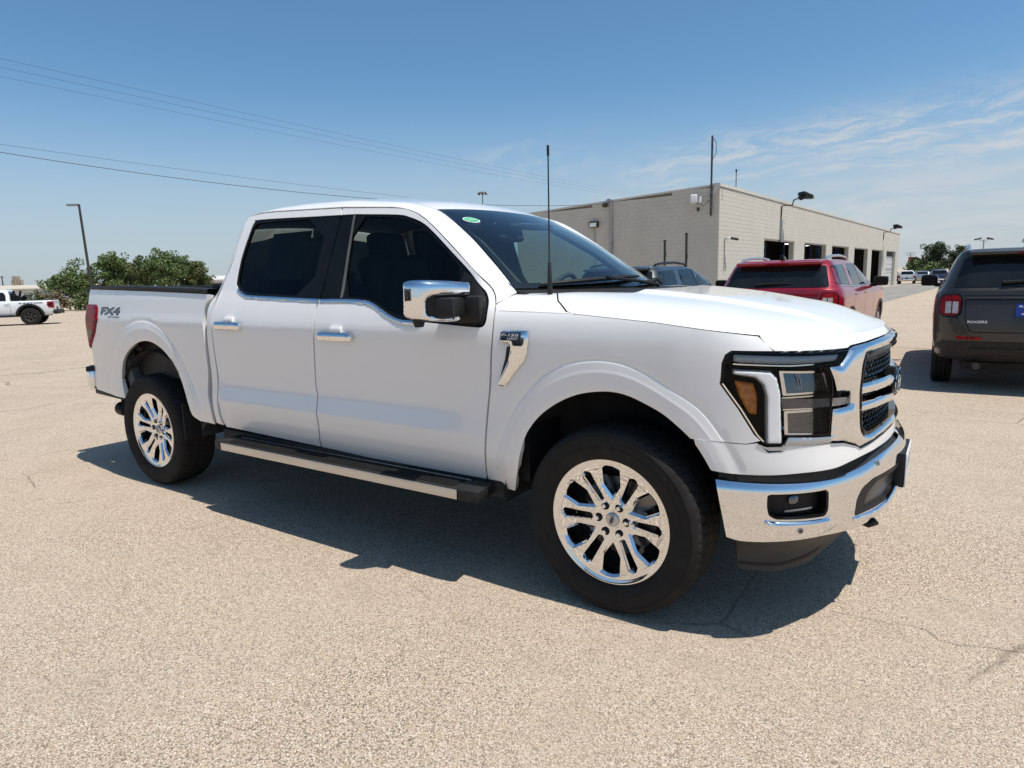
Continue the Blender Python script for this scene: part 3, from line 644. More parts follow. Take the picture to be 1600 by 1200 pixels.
# ---------------------------------------------------------------- doors, wings, bed sides (both flanks)
fd_rear = smoothl(F['fd_rear'][1:], 30); fd_front = smoothl(F['fd_front'], 40); fd_top = smoothl(F['fd_top'], 36)
rd_rear = smoothl(F['rd_rear'], 40); rd_top = smoothl(F['rd_top'], 24); bed_front = [(u-.007, z) for u, z in smoothl(F['bed_front'], 30)]
fw_bot = smoothl(F['fw_bot'], 36); fw_top = smoothl(F['fw_top'], 48); rw_bot = smoothl(F['rw_bot'], 20); rw_out = smoothl(F['rw_out'], 36)
def sh(l, du=0, dz=0): return [(u+du, z+dz) for u, z in l]
Uc = F['fd_rear'][0][0]
front_door_poly = sh(fd_top, 0, -g)[1:]+sh(fd_front, -g)[1:]+sh(rv(fd_rear), g)+[(Uc+g, F['fw_bot'][0][1])]+fw_bot[1:]+rv(fw_top)[1:]+[(-1.750, 1.8315), (-1.7575, 1.8685)]
rear_door_poly = [(-1.7680, 1.8695), (-1.7605, 1.8330)]+rv(rw_out)[2:]+rw_bot[1:]+[(Uc-g, F['rw_bot'][-1][1])]+sh(fd_rear, -g)+rv(sh(rd_rear, g))+rv(sh(rd_top, 0, -g))[1:]
front_win = [(Uc+g, F['fw_bot'][0][1])]+fw_bot[1:]+rv(fw_top)[1:]+[(-1.750, 1.8315)]
rear_win = [(-1.7605, 1.8330)]+rv(rw_out)[2:]+rw_bot[1:]+[(Uc-g, F['rw_bot'][-1][1])]
crease_u = list(np.linspace(-.56, .60, 24))
top_f = [(u, float(ZE(np.interp(u, PU, PXX)))-.0022) for u in crease_u]
hl = F['headlight']
arch_f = smoothl(F['arch_f_in'], 60); arch_r = smoothl(F['arch_r_in'], 60)
seam = F['fascia_seam']
fender_poly = top_f+[(.650, 1.1660), (hl[4][0]-.004, hl[4][1]+.006)]+[(hl[3][0], hl[3][1]+.004), (hl[2][0]-.003, hl[2][1]+.002), (hl[1][0]-.004, hl[1][1]), (hl[0][0]-.004, hl[0][1]), (hl[22][0]-.004, hl[22][1]), (hl[21][0]-.004, hl[21][1]), (hl[20][0]-.004, hl[20][1]), (hl[19][0]-.004, hl[19][1]), (seam[3][0]-.004, seam[3][1]+g)]+\
    [(u, z+.0015) for u, z in rv(seam[:3])]+rv([p for p in arch_f if p[0] < .355])+rv(sh(fd_front, g))[:-2]
fender_poly = [p for p in fender_poly]
def fcheck(p): return p
bed_poly = [(-2.935, .535)]+rv(sh(bed_front[:-1], 0))[1:]+rv([(u, z) for u, z in F['bed_top']][1:] if False else F['bed_top'])+[(-4.60, 1.449), (-4.795, 1.452), (-4.803, 1.33)]+[(-4.497, 1.331), (-4.462, 1.312), (-4.446, 1.212), (-4.532, 1.108), (-4.742, .965), (-4.792, .972)]+[(-4.80, .78), (-4.765, .630), (-4.50, .628), (-4.21, .620)]+arch_r
# the list above must run one way round: start at the sill, up the front edge, back along the rail, down the tail, forward along the arch
bed_poly = rv(sh(bed_front, 0))+[(F['bed_top'][3][0]-.01, F['bed_top'][3][1])]+[F['bed_top'][2], F['bed_top'][1], F['bed_top'][0]]+[(-4.55, 1.448), (-4.86, 1.452), (-4.862, 1.331)]+[(-4.500, 1.331), (-4.464, 1.312), (-4.448, 1.212), (-4.534, 1.108), (-4.742, .962), (-4.860, .962)]+[(-4.85, .78), (-4.80, .632), (-4.56, .630), (-4.21, .622)]+arch_r+[(-3.06, .545)]
parts = {}
def arch_lines(c, t_list, a0, a1):
    ph, r1, r2 = ARCH[c]; out = []
    for t in t_list:
        a = np.linspace(a0, a1, 110); ri = np.interp(a, ph, r1); rb = np.interp(a, ph, r2); r = ri+(rb-ri)*t
        out.append([(c+r_*math.cos(q), .45+r_*math.sin(q)) for r_, q in zip(r, a)])
    return out
AL_F = arch_lines(0.0, (.06, .3, .5, .58, .66, .75, .85, .93, .98, 1.04, 1.12), .45, 2.85)
AL_R = arch_lines(-3.65, (.06, .3, .5, .58, .66, .75, .85, .93, .98, 1.04, 1.12), .25, 2.9)
for mi in (False, True):
    side_lbl = None
    parts['fd', mi] = patch('front_door', S, front_door_poly, white, truck, h=.026, mirror=mi, th=.03)
    parts['rd', mi] = patch('rear_door', S, rear_door_poly, white, truck, h=.026, mirror=mi, th=.03)
    parts['ff', mi] = patch('front_wing', S, fender_poly, white, truck, h=.024, mirror=mi, th=.03, lines=AL_F)
    parts['bed', mi] = patch('bed_side', S, bed_poly, white, truck, h=.028, mirror=mi, th=.03, lines=AL_R)
    for o in (parts['fd', mi], parts['rd', mi]): pass
    # black window surrounds and glass
    fg_poly = [(-1.634, 1.8160), (-1.335, 1.7900), (-1.235, 1.7700), (-1.138, 1.7340), (-1.048, 1.6800), (-.884, 1.5620), (-.815, 1.5050), (-.800, 1.255), (-1.056, 1.2720), (-1.140, 1.2790), (-1.235, 1.3050), (-1.338, 1.3530), (-1.420, 1.3710), (-1.605, 1.3800)]
    rg_poly = [(-1.866, 1.8230), (-2.500, 1.8420), (-2.556, 1.8280), (-2.580, 1.7420), (-2.597, 1.6270), (-2.594, 1.5180), (-2.588, 1.4700), (-2.552, 1.4420), (-2.485, 1.4150), (-2.399, 1.4030), (-1.868, 1.3830)]
    fg_poly = smoothp(fg_poly, 1); rg_poly = smoothp(rg_poly, 1)
    parts['ft', mi] = patch('window_frame', S, front_win, black_gloss, parts['fd', mi], holes=[fg_poly], h=.03, lift=-.004, th=.014, mirror=mi)
    parts['rt', mi] = patch('window_frame', S, rear_win, black_gloss, parts['rd', mi], holes=[rg_poly], h=.03, lift=-.004, th=.014, mirror=mi)
    patch('window_glass', S, fg_poly, tint_glass, parts['fd', mi], h=.06, lift=-.012, th=0, mirror=mi)
    patch('window_glass', S, rg_poly, dark_glass, parts['rd', mi], h=.06, lift=-.012, th=0, mirror=mi)
    # light run channel on the front edge of the B pillar
    patch('window_channel', S, [(-1.652, 1.822), (-1.642, 1.822), (-1.598, 1.372), (-1.614, 1.370)], grey_plastic, parts['fd', mi], h=.04, lift=.0015, th=.006, mirror=mi)
    # bright belt strips
    sf = fw_bot[:26]
    patch('belt_strip', S, [(Uc+.008, F['fw_bot'][0][1]-.001)]+sf[2:]+rv(sh(sf, 0, -.019))[:-2]+[(Uc+.008, F['fw_bot'][0][1]-.020)], chrome, parts['fd', mi], h=.008, lift=.003, th=.008, crown=(.004, .009), mirror=mi)
    patch('belt_strip', S, rw_bot[4:]+[(Uc-.008, F['rw_bot'][-1][1]-.001), (Uc-.008, F['rw_bot'][-1][1]-.020)]+rv(sh(rw_bot[4:], 0, -.019)), chrome, parts['rd', mi], h=.008, lift=.003, th=.008, crown=(.004, .009), mirror=mi)
    # handles
    for (hx, hz, par) in ((-1.606, 1.166, parts['fd', mi]), (-2.585, 1.205, parts['rd', mi])):
        hm = lifted(S, .022)
        hp = roundp([(hx-.132, hz-.020), (hx+.132, hz-.020), (hx+.136, hz+.012), (hx+.10, hz+.022), (hx-.12, hz+.021), (hx-.136, hz+.008)], .014)
        ho = patch('door_handle', hm, hp, chrome, par, h=.012, lift=0, th=.026, crown=(.012, .020), mirror=mi)
        patch('handle_recess', S, ell((hx+.01, hz-.005), .075, .042), white, par, h=.02, lift=.0012, th=.002, crown=(-.0, .03), mirror=mi)
        patch('handle_pull', lifted(S, .014), roundp([(hx-.045, hz+.015), (hx+.052, hz+.015), (hx+.047, hz+.052), (hx-.040, hz+.052)], .008), white, par, h=.012, lift=0, th=.013, crown=(.004, .01), mirror=mi)
    # fender badge
    bp = roundp(F['badge'], .006)
    bo = patch('wing_vent', S, bp, chrome, parts['ff', mi], h=.006, lift=.006, th=.014, crown=(.012, .022), mirror=mi)
    t = F['badge_txt']
    tq = [(t[0][0]+.004, t[0][1]-.002), (t[1][0]-.012, t[1][1]-.002), (t[2][0]-.012, t[2][1]+.003), (t[3][0]+.006, t[3][1]+.003)]
    patch('badge_plate', S, roundp(tq, .004), mat_navy, parts['ff', mi], h=.012, lift=.0195, th=.004, mirror=mi)
    vs_ = F['badge']
    patch('vent_slot', S, [(vs_[8][0]-.011, vs_[8][1]+.004), (vs_[9][0]-.012, vs_[9][1]+.01), (vs_[9][0]+.012, vs_[9][1]+.014), (vs_[8][0]+.010, vs_[8][1]+.004), (vs_[7][0]+.030, vs_[7][1]+.002), (vs_[7][0]+.008, vs_[7][1]-.006)], black_plastic, parts['ff', mi], h=.012, lift=.0135, th=.01, mirror=mi)
    if not mi:
        Sl = lifted(S, .020)
        lettering('badge_lettering', Sl, 'F-150', (t[0][0]+.010, t[1][0]-.022, t[3][1]+.022, t[0][1]-.007), mat_white, parts['ff', mi], shear=.18, offset=.015)
        lettering('badge_lettering', Sl, 'LARIAT', (t[0][0]+.042, t[1][0]-.022, t[3][1]+.007, t[3][1]+.019), mat_white, parts['ff', mi], shear=.1)
        q = F['fx4']; u0, u1, z0, z1 = q[0][0]+.01, q[1][0]-.02, q[3][1]+.022, q[0][1]-.002
        lettering('bed_decal', S, 'FX4', (u0, u1, z0, z1), letter_dark, parts['bed', mi], lift=.0014, shear=.12, offset=.045, space=.95)
        lettering('bed_decal', S, 'FX4', (u0+.012, u1-.012, z0+.010, z1-.010), letter_blue, parts['bed', mi], lift=.0022, shear=.12, offset=.0, space=1.0)
        lettering('bed_decal', S, 'OFF ROAD', (u0+.17, u1-.005, z0-.022, z0-.007), letter_dark, parts['bed', mi], lift=.0014, shear=.1, offset=.02, space=1.1)
    # tail lamp wrapping the rear corner
    lp = [(-4.494, 1.326), (-4.468, 1.309), (-4.453, 1.212), (-4.539, 1.110), (-4.744, .968), (-4.875, .968), (-4.905, 1.05), (-4.905, 1.326)]
    tl = patch('tail_light', S, roundp(lp, .012), tail_red, truck, h=.016, lift=.004, th=.03, crown=(.010, .03), mirror=mi)
    patch('reversing_lens', S, roundp([(-4.70, 1.13), (-4.56, 1.14), (-4.60, 1.075), (-4.71, 1.06)], .01), black_gloss, tl, h=.02, lift=.0155, th=.004, mirror=mi)
    patch('reflector', S, roundp([(-4.72, 1.245), (-4.54, 1.255), (-4.54, 1.215), (-4.72, 1.205)], .01), tail_clear, tl, h=.02, lift=.0155, th=.004, mirror=mi).data.materials[0] = tail_red
    # bed rail cap
    rl = [(p[0], p[1]) for p in F['bed_top']]; us = np.linspace(-2.84, -4.84, 40); zt = np.interp(us, [-4.86, -4.55, rl[0][0], rl[1][0], rl[2][0], rl[3][0]], [1.452, 1.448, rl[0][1], rl[1][1], rl[2][1], rl[3][1]])
    rows = []
    for u, z in zip(us, zt):
        P = S(u, z); nrm = np.array([0, -1.0, 0]); top = z+.034-.012*sstep(-4.0, -4.8, u)
        y = P[1]; rows.append([(P[0], y-.004, z+.004), (P[0], y-.006, top-.008), (P[0], y+.006, top), (P[0], y+.085, top+.002), (P[0], y+.10, top-.008), (P[0], y+.10, z-.06)])
    rows = np.array(rows)
    if mi: rows = rows*np.array([1, -1, 1])
    loft('bed_rail_cap', rows, black_plastic, truck, flip=not mi, ang=30)
    # inner bed wall
    iw = np.array([[(P0[0], P0[1]+.10, 1.40), (P0[0], P0[1]+.11, .80)] for P0 in (S(u, 1.2) for u in us)])
    if mi: iw = iw*np.array([1, -1, 1])
    loft('bed_liner', iw, black_plastic, truck, flip=mi)
    # grey liner behind the rear wheel opening, black one at the front
    for (cx, r0, y0, y1, mt_, nm, a0, a1) in ((-3.64, .55, .94, .60, liner, 'wheel_arch_liner', -2, 178), (0.0, .56, .93, .55, liner, 'wheel_arch_liner', 12, 186)):
        rows = []
        for a in np.linspace(R(a0), R(a1), 28):
            rx, rz = r0*math.cos(a), r0*math.sin(a)
            rows.append([(cx+rx*1.0, -y0, .45+rz), (cx+rx*1.02, -y0+.10, .45+rz*1.02), (cx+rx, -y1, .45+rz), (cx+rx*.2, -y1+.01, .45+rz*.2)])
        rows = np.array(rows)
        if mi: rows = rows*np.array([1, -1, 1])
        loft(nm, rows, mt_, truck, flip=not mi)
    # bedside stiffener seen inside the rear arch
    bm = bmesh.new(); sg = 1 if mi else -1
    add_box(bm, (-4.06, sg*.83, .80), (.10, .16, .42), rotm(y=-18), .02)
    for k in range(3): add_box(bm, (-3.99+.045*k, sg*.79, .82+.02*k), (.016, .02, .34), rotm(y=-24), .005)
    add_box(bm, (-3.86, sg*.80, .99), (.34, .12, .05), rotm(y=6), .012)
    bm_obj('arch_stiffener', bm, grey_plastic, truck, True, 40)
    # cab frame: A pillar, roof rail and C pillar as one skin
    O, I = [], []
    anc = [((-.585, 1.330), WS(-1.0, -.06)), ((-.603, 1.376), WS(-1.0, 0)), ((-.665, 1.446), WS(-1.0, .14)), ((-.880, 1.608), WS(-1.0, .52)), ((-1.045, 1.727), WS(-1.0, .80)), ((-1.136, 1.783), WS(-1.0, .93)), ((-1.212, 1.8165), WS(-1.0, 1.0)),
           ((-1.334, 1.8432), (-1.31, -.628, 1.872)), ((-1.763, 1.878), (-1.763, -.632, 1.924)), ((-2.15, 1.893), (-2.15, -.632, 1.936)), ((-2.41, 1.9035), (-2.43, -.632, 1.930)), ((-2.545, 1.902), (-2.60, -.64, 1.905)),
           ((-2.590, 1.897), (-2.68, -.655, 1.880)), ((-2.636, 1.884), (-2.735, -.68, 1.845)), ((-2.6535, 1.872), (-2.762, -.70, 1.800)), ((-2.676, 1.82), (-2.782, -.722, 1.735)), ((-2.694, 1.6184), (-2.795, -.79, 1.58)), ((-2.742, 1.4786), (-2.808, -.838, 1.455)), ((-2.767, 1.3587), tuple(S(-2.835, 1.345))),
           ((-2.776, 1.2684), tuple(S(-2.842, 1.26))), ((-2.784, 1.1154), tuple(S(-2.842, 1.11))), ((-2.786, 1.0115), tuple(S(-2.840, 1.01))), ((-2.785, .8854), tuple(S(-2.842, .88))), ((-2.793, .8005), tuple(S(-2.848, .80))), ((-2.812, .7144), tuple(S(-2.866, .715))), ((-2.806, .6719), tuple(S(-2.862, .66))), ((-2.804, .527), tuple(S(-2.884, .527)))]
    tt = np.r_[0, np.cumsum([np.linalg.norm(S(*anc[i+1][0])-S(*anc[i][0])) for i in range(len(anc)-1)])]
    T_ = np.linspace(0, tt[-1], 150)
    ou = np.interp(T_, tt, [a[0][0] for a in anc]); oz = np.interp(T_, tt, [a[0][1] for a in anc])
    k = np.ones(5)/5
    sm5 = lambda a: np.convolve(np.pad(a, 2, mode='edge'), k, 'valid')
    ou, oz = sm5(ou), sm5(oz)
    Ip = np.stack([sm5(sm5(np.interp(T_, tt, [a[1][j] for a in anc]))) for j in range(3)], 1)
    Op = S(ou, oz); On = fnormal(S, ou, oz)
    rows = []
    for j in range(len(T_)):
        a, b = Op[j], Ip[j]; d = b-a; L = np.linalg.norm(d)
        nn = On[j]-d/L*(On[j]@d)/L; nn /= max(np.linalg.norm(nn), 1e-9)
        c = (a+b)/2+nn*L*.20*sstep(1.36, 1.50, oz[j])
        ts = np.linspace(0, 1, 9)
        pts = [a-On[j]*.03]+[(1-t)**2*a+2*t*(1-t)*c+t*t*b for t in ts]
        e_ = pts[-1]-pts[-2]; rows.append(pts+[b-nn*.02])
    rows = np.array(rows)
    if mi: rows = rows*np.array([1, -1, 1])
    parts['cf', mi] = loft('cab_frame', rows, white, truck, flip=mi, ang=50)
    if not mi: RAIL = Ip
    # rocker and running board
    box('rocker_panel', (-1.72, (.86 if mi else -.86), .455), (2.3, .12, .10), under, truck, bev=.015)
    sgn = 1 if mi else -1
    sb = box('running_board', (-1.675, sgn*1.015, .452), (1.90, .15, .055), black_plastic, truck, bev=.012)
    bm = bmesh.new()
    for k in range(9): add_box(bm, (-1.675, sgn*(.965+.0125*k), .4815), (1.82, .006, .004))
    bm_obj('tread_ridge', bm, rubber, sb)
    box('step_edge', (-1.675, sgn*1.0925, .452), (1.90, .006, .047), alu, sb, bev=.002)
    box('step_edge', (-1.675, sgn*.952, .4805), (1.86, .008, .006), alu, sb, bev=.002)
    bm = bmesh.new()
    add_box(bm, (-.675, sgn*1.005, .452), (.12, .17, .058), rotm(z=sgn*-9), .016); bm_obj('step_end_cap', bm, black_plastic, sb, True, 40)
    bm = bmesh.new()
    add_box(bm, (-2.665, sgn*1.0, .452), (.10, .17, .058), rotm(z=sgn*9), .016); bm_obj('step_end_cap', bm, black_plastic, sb, True, 40)
    for xx in (-.95, -2.25): box('step_bracket', (xx, sgn*.86, .43), (.07, .26, .03), under, sb, bev=.004)
    # wing top beside the cowl, on the bonnet surface
    hc = [(-.157, -.942)]+[tuple(p) for p in [(-.206, -.930), (-.290, -.858), (-.358, -.742)]]
    wp = [(-.163, -.9430)]+[(x, -float(np.interp(x, *_hx))+.0015) for x in np.linspace(-.18, -.575, 10)]+[(-.604, -.90), (-.602, -.82), (-.580, -.782), (-.44, -.755), (-.368, -.746), (-.297, -.862), (-.214, -.9355)]
    patch('wing_top', H, wp, white, truck, h=.022, mirror=mi, th=.02)
# bonnet
H(0, 0)
xs_e = [x for x in np.linspace(-.155, .935, 60)]
edge = []
for u in np.linspace(-.16, U_MID, 70):
    x = float(np.interp(u, PU, PXX)); P = S(u, float(ZE(x))); x2 = P[0]; P = S(u, float(ZE(x2))); edge.append((float(P[0]), float(P[1])))
edge = [p for p in edge if p[1] <= 0]
edge[-1] = (edge[-1][0], -.0001)
rear_e = [(-.208, -.9315), (-.292, -.857), (-.362, -.742), (-.235, -.622), (-.100, -.500), (-.072, -.44), (-.050, -.36), (-.036, -.20), (-.030, 0)]
right_h = rv(rear_e)[:]  # centre rear -> right rear corner
hood_r = rv(rear_e)+edge
hood_poly = hood_r[:-1]+[(edge[-1][0], 0.0)]+[(x, -y) for x, y in rv(hood_r[1:-1])]
bonnet = patch('bonnet', H, hood_poly, white, truck, h=.022, th=.0)
def zcr(u): return float(ZE(S(u, 1.2)[0]))
lip_r = [(u, zcr(u)) for u in np.linspace(.606, U_MID, 40)]; lip_b = [(.630, 1.185), (.660, 1.1635), (.845, 1.1585), (1.024, 1.1545), (1.056, 1.162), (1.33, 1.1690), (U_MID, 1.1725)]
patch('bonnet_nose', S, lip_r+mir(lip_r)[1:]+[(2*U_MID-u, z) for u, z in lip_b]+rv(lip_b)[1:], white, bonnet, h=.016, th=.03)
# roof
nE = [i for i in range(len(RAIL)) if RAIL[i, 0] < -1.155 and RAIL[i, 2] > 1.80 and RAIL[i, 0] > -2.77]
E_ = RAIL[nE]; s_ = np.linspace(0, 1, 60)
arc = np.r_[0, np.cumsum(np.linalg.norm(np.diff(E_, axis=0), axis=1))]; arc /= arc[-1]
E_ = np.stack([np.interp(s_, arc, E_[:, j]) for j in range(3)], 1)
rows = []
for s, (x, y, z) in zip(s_, E_):
    a = np.linspace(-1, 1, 41); cr = np.interp(s, [0, .08, .3, .8, 1], [.020, .030, .040, .038, .036])
    bow = .050*(1-sstep(0, .5, s)); rib = 0
    rows.append(np.stack([x+bow*(1-a*a), a*-y*-1*-1, z+cr*(1-np.abs(a)**2.3)+0*a], 1))
roof = loft('cab_roof', rows, white, truck, flip=False)
# cab back wall with rear window
cb_ = [E_[-1]]
bwv = [(-2.765, -.70, 1.80), (-2.79, -.78, 1.58), (-2.80, -.83, 1.45), (-2.81, -.85, 1.0), (-2.81, .85, 1.0), (-2.80, .83, 1.45), (-2.79, .78, 1.58), (-2.765, .70, 1.80), (-2.755, .40, 1.86), (-2.755, -.40, 1.86)]
mesh_obj('cab_back_panel', bwv, [tuple(range(10))], white, truck, False)
bk = planar((-2.80, 0, 1.6), (.0, 1, 0), (.12, 0, 1)); patch('rear_window', lambda u, v: bk(-np.asarray(u), v), roundp([(-.66, -.17), (.66, -.17), (.60, .17), (-.60, .17)], .05), dark_glass, truck, h=.1, lift=.012, th=.004)
sl_ = box('high_brake_lamp', (-2.71, 0, 1.912), (.06, .26, .035), black_plastic, truck, bev=.01)
# shark fin aerial base on the roof
box('roof_aerial', (-2.36, .18, 1.972), (.10, .035, .03), black_gloss, truck, bev=.012)
# windshield
ap = [(-1.0, .0), (1.0, .0), (1.0, 1.0), (-1.0, 1.0)]
wsx = patch('windshield', WS, [(-.995, .002), (.995, .002), (.995, .995), (-.995, .995)], ws_glass, truck, h=.06, th=0)
band = patch('windshield_border', WS, [(-.995, .0), (.995, .0), (.995, .998), (-.995, .998)], black_gloss, truck, holes=[roundp([(-.955, .055), (.955, .055), (.955, .955), (.33, .955), (.30, .935), (-.30, .935), (-.33, .955), (-.955, .955)], .03)], h=.05, lift=-.0035, th=.0)
patch('inspection_sticker', WS, ell((-.82, .800), .078, .045), mat_white, wsx, h=.02, lift=.0015, th=0)
patch('inspection_sticker', WS, ell((-.82, .800), .068, .036), green_st, wsx, h=.02, lift=.0028, th=0)
lettering('sticker_lettering', WS, 'GREEN', (-.865, -.775, .788, .812), mat_white, wsx, lift=.0036)
lettering('windshield_lettering', WS, 'CODE 3040', (.15, .42, .965, .985), paper, wsx, lift=.002, shear=.2) if False else None
# cowl panel and wipers
cw = []
for a in np.linspace(-1.0, 1.0, 41):
    p = WS(a, -.02); x1 = np.interp(abs(a), [0, .25, .45, .56, .63, .78, .93, 1.0], [-.02, -.026, -.04, -.065, -.09, -.225, -.35, -.46]); q = H(x1, a*.80)
    d = np.array(q)-p; cw.append([p+np.array([-.06, 0, .02]), p+np.array([0.0, 0, -.002]), p+d*.35+np.array([0, 0, -.008]), p+d*.8+np.array([0, 0, -.007]), q+np.array([-.004, 0, -.004]), q+np.array([.004, 0, -.03])])
loft('cowl_panel', cw, black_plastic, truck)
def wiper(a0, b0, a1, b1, a2, b2):
    p0 = WS(a0, b0)+np.array([.04, 0, .004]); n = fnormal(lambda u, v: WS(u, v), a1, b1); up = n*.028
    wo = tube('wiper', [p0, p0+np.array([-.01, .0, .012]), WS((a0+a1)/2, (b0+b1)/2)+up*1.0, WS(a1, b1)+up*.95], [.010, .010, .008, .006], black_plastic, truck, 6)
    e0, e1 = WS(a2, b2), WS(2*a1-a2, 2*b1-b2); bm = bmesh.new()
    add_tube(bm, [WS(a2+(2*a1-2*a2)*t, b2+(2*b1-2*b2)*t)+up*(.4+.4*math.sin(math.pi*t)) for t in np.linspace(0, 1, 9)], [.006, .010, .012, .013, .014, .013, .012, .010, .006], 6)
    bm_obj('wiper_blade', bm, black_plastic, wo, True, 50)
    box('wiper_joint', tuple(WS(a1, b1)+up*1.0), (.035, .055, .018), black_plastic, wo, bev=.006)
wiper(.16, -.02, -.36, .050, -.86, .020)
wiper(.66, -.015, .36, .014, -.02, .012)
# whip aerial
ab = H(-.385, -.775)
tube('whip_aerial', [ab+np.array([0, 0, -.03]), ab+np.array([0, 0, .03]), ab+np.array([.0, 0, .14]), ab+np.array([0, 0, .145]), ab+np.array([.002, 0, .61]), ab+np.array([.002, 0, .612]), ab+np.array([.002, 0, .655])], [.013, .012, .008, .004, .0032, .006, .006], black_plastic, truck, 8)
# ---------------------------------------------------------------- front end
fascia_r = [(.366, .8245)]+[(u, z-.0025) for u, z in seam[1:3]]+[(.604, .8165)]+[(F['fascia_top'][1][0]-.004, F['fascia_top'][1][1]-.004), F['fascia_top'][2], F['fascia_top'][3]]+[(.893, .8000), (.985, .788), (1.075, .760), (1.11, .744), (1.258, .752), (1.43, .760), (U_MID, .762)]
fascia_poly = fascia_r+mir(fascia_r)[1:]
fb = smoothl([F['fascia_bot'][0]]+F['fascia_bot'][1:]+[(U_MID, .7175)], 40)
ar = [p for p in arch_f if p[0] > .372]
bottom_r = fb
fas = fascia_r+mir(fascia_r)[1:]+mir(ar)[:0]
left_bottom = mir(fb)              # centre -> left corner
fas_poly = fascia_r[:-1]+mir(fascia_r)[0:]+rv(mir(rv(rv(ar)))) if False else None
fas_poly = fascia_r+mir(fascia_r)[1:]+[(2*U_MID-u, z) for u, z in ar]+[(2*U_MID-u, z) for u, z in fb]+rv(fb)[1:]+rv(ar)
fascia = patch('front_fascia', S, fas_poly, white, truck, h=.024, lift=.001, th=.03)
# dark pad between fascia and bumper
patch('bumper_pad', S, [(.46, .745), (1.2, .745), (U_MID, .75), (2*U_MID-1.2, .745), (2*U_MID-.46, .745), (2*U_MID-.46, .60), (.46, .60)], black_plastic, truck, h=.05, lift=-.020, th=.02)
padr = [(.47, .708), (.60, .6965), (.775, .6985), (.95, .7015), (1.05, .712), (1.25, .718), (U_MID, .722)]
patch('bumper_step_strip', lambda u, z: SB(u, z), [(.46, .700), (.62, .699), (.95, .700), (1.0, .708), (1.25, .735), (U_MID, .745), (2*U_MID-1.25, .735), (2*U_MID-1.0, .708), (2*U_MID-.95, .700), (2*U_MID-.46, .700), (2*U_MID-.46, .655), (.46, .655)], black_plastic, truck, h=.035, lift=-.026, th=.02)
# bumper
bt = smoothl(F['bump_top']+[(U_MID, .742)], 50); bb = smoothl(F['bump_bot'][:9], 40)
bb = [p for p in bb if p[0] < 1.2]+[(1.3, .418), (U_MID, .420)]
bump_poly = bt+mir(bt)[1:]+[(2*U_MID-u, z) for u, z in bb]+rv(bb)[1:]
fog = roundp(F['fog'], .012)
ci = F['cins']; cins_r = [(1.042, .482), (1.043, .557), (1.072, .597), (1.16, .621), (U_MID, .624)]
cins = roundp(cins_r+mir(cins_r)[1:], .02)
bumper = patch('front_bumper', SB, bump_poly, chrome_b, truck, holes=[fog, mir(fog), cins], h=.018, th=.05)
for k in (0, 1):
    fg_ = fog if k == 0 else mir(fog); c = np.mean(np.array(fg_), 0)
    fo = patch('fog_lamp_pocket', SB, fg_, black_plastic, bumper, h=.03, lift=-.045, th=.0)
    patch('pocket_rim', SB, roundp([tuple(c+(np.array(p)-c)*1.0) for p in fg_], .004), black_gloss, bumper, holes=[[tuple(c+(np.array(p)-c)*.93) for p in fg_]], h=.02, lift=-.002, th=.05)
    patch('fog_lamp', SB, ell((c[0]-.0, c[1]+.012), .020, .022), proj_lens, fo, h=.01, lift=-.030, th=.03, crown=(.008, .02))
    patch('pocket_strip', SB, roundp([(c[0]-.03, c[1]-.032), (c[0]+.09, c[1]-.026), (c[0]+.09, c[1]-.034), (c[0]-.03, c[1]-.040)], .003), satin, fo, h=.02, lift=-.036, th=.01)
    lip = [(.628, .526), (.66, .5205), (.87, .5165), (.886, .5255), (.882, .504), (.86, .498), (.65, .500), (.630, .510)]
    patch('pocket_lip', SB, roundp(lip if k == 0 else mir(lip), .008), chrome, bumper, h=.006, lift=.001, th=.012, crown=(.020, .013))
    for (su, sz) in ((.765, .476), (1.20, .672)):
        su_ = su if k == 0 else 2*U_MID-su
        so_ = patch('parking_sensor', SB, ell((su_, sz), .013, .013, 20), satin, bumper, h=.01, lift=.002, th=.004)
        patch('sensor_face', SB, ell((su_, sz), .008, .008, 16), grey_plastic, so_, h=.008, lift=.0035, th=.002)
patch('bumper_insert', SB, cins, black_plastic, bumper, h=.04, lift=-.035, th=.0)
inr = [(1.10, .486), (1.13, .565), (1.20, .596), (U_MID, .600)]
inner = roundp(inr+mir(inr)[1:], .015)
patch('insert_frame', SB, cins, black_plastic, bumper, holes=[inner], h=.025, lift=-.003, th=.03)
patch('insert_panel', SB, inner, grey_plastic, bumper, h=.05, lift=-.020, th=.0).data.materials[0] = noisy('insert_panel_grey', (.05, .048, .045), (.06, .057, .053), 9, .30)
lw = [(1.045, .478), (1.20, .470), (1.32, .474), (1.42, .520), (U_MID, .522)]
lw2 = [(1.045, .458), (1.20, .448), (1.33, .452), (1.43, .498), (U_MID, .500)]
patch('bumper_lower_bar', SB, lw+mir(lw)[1:]+[(2*U_MID-u, z) for u, z in lw2]+rv(lw2)[1:], chrome, bumper, h=.006, lift=.004, th=.014, crown=(.008, .011))
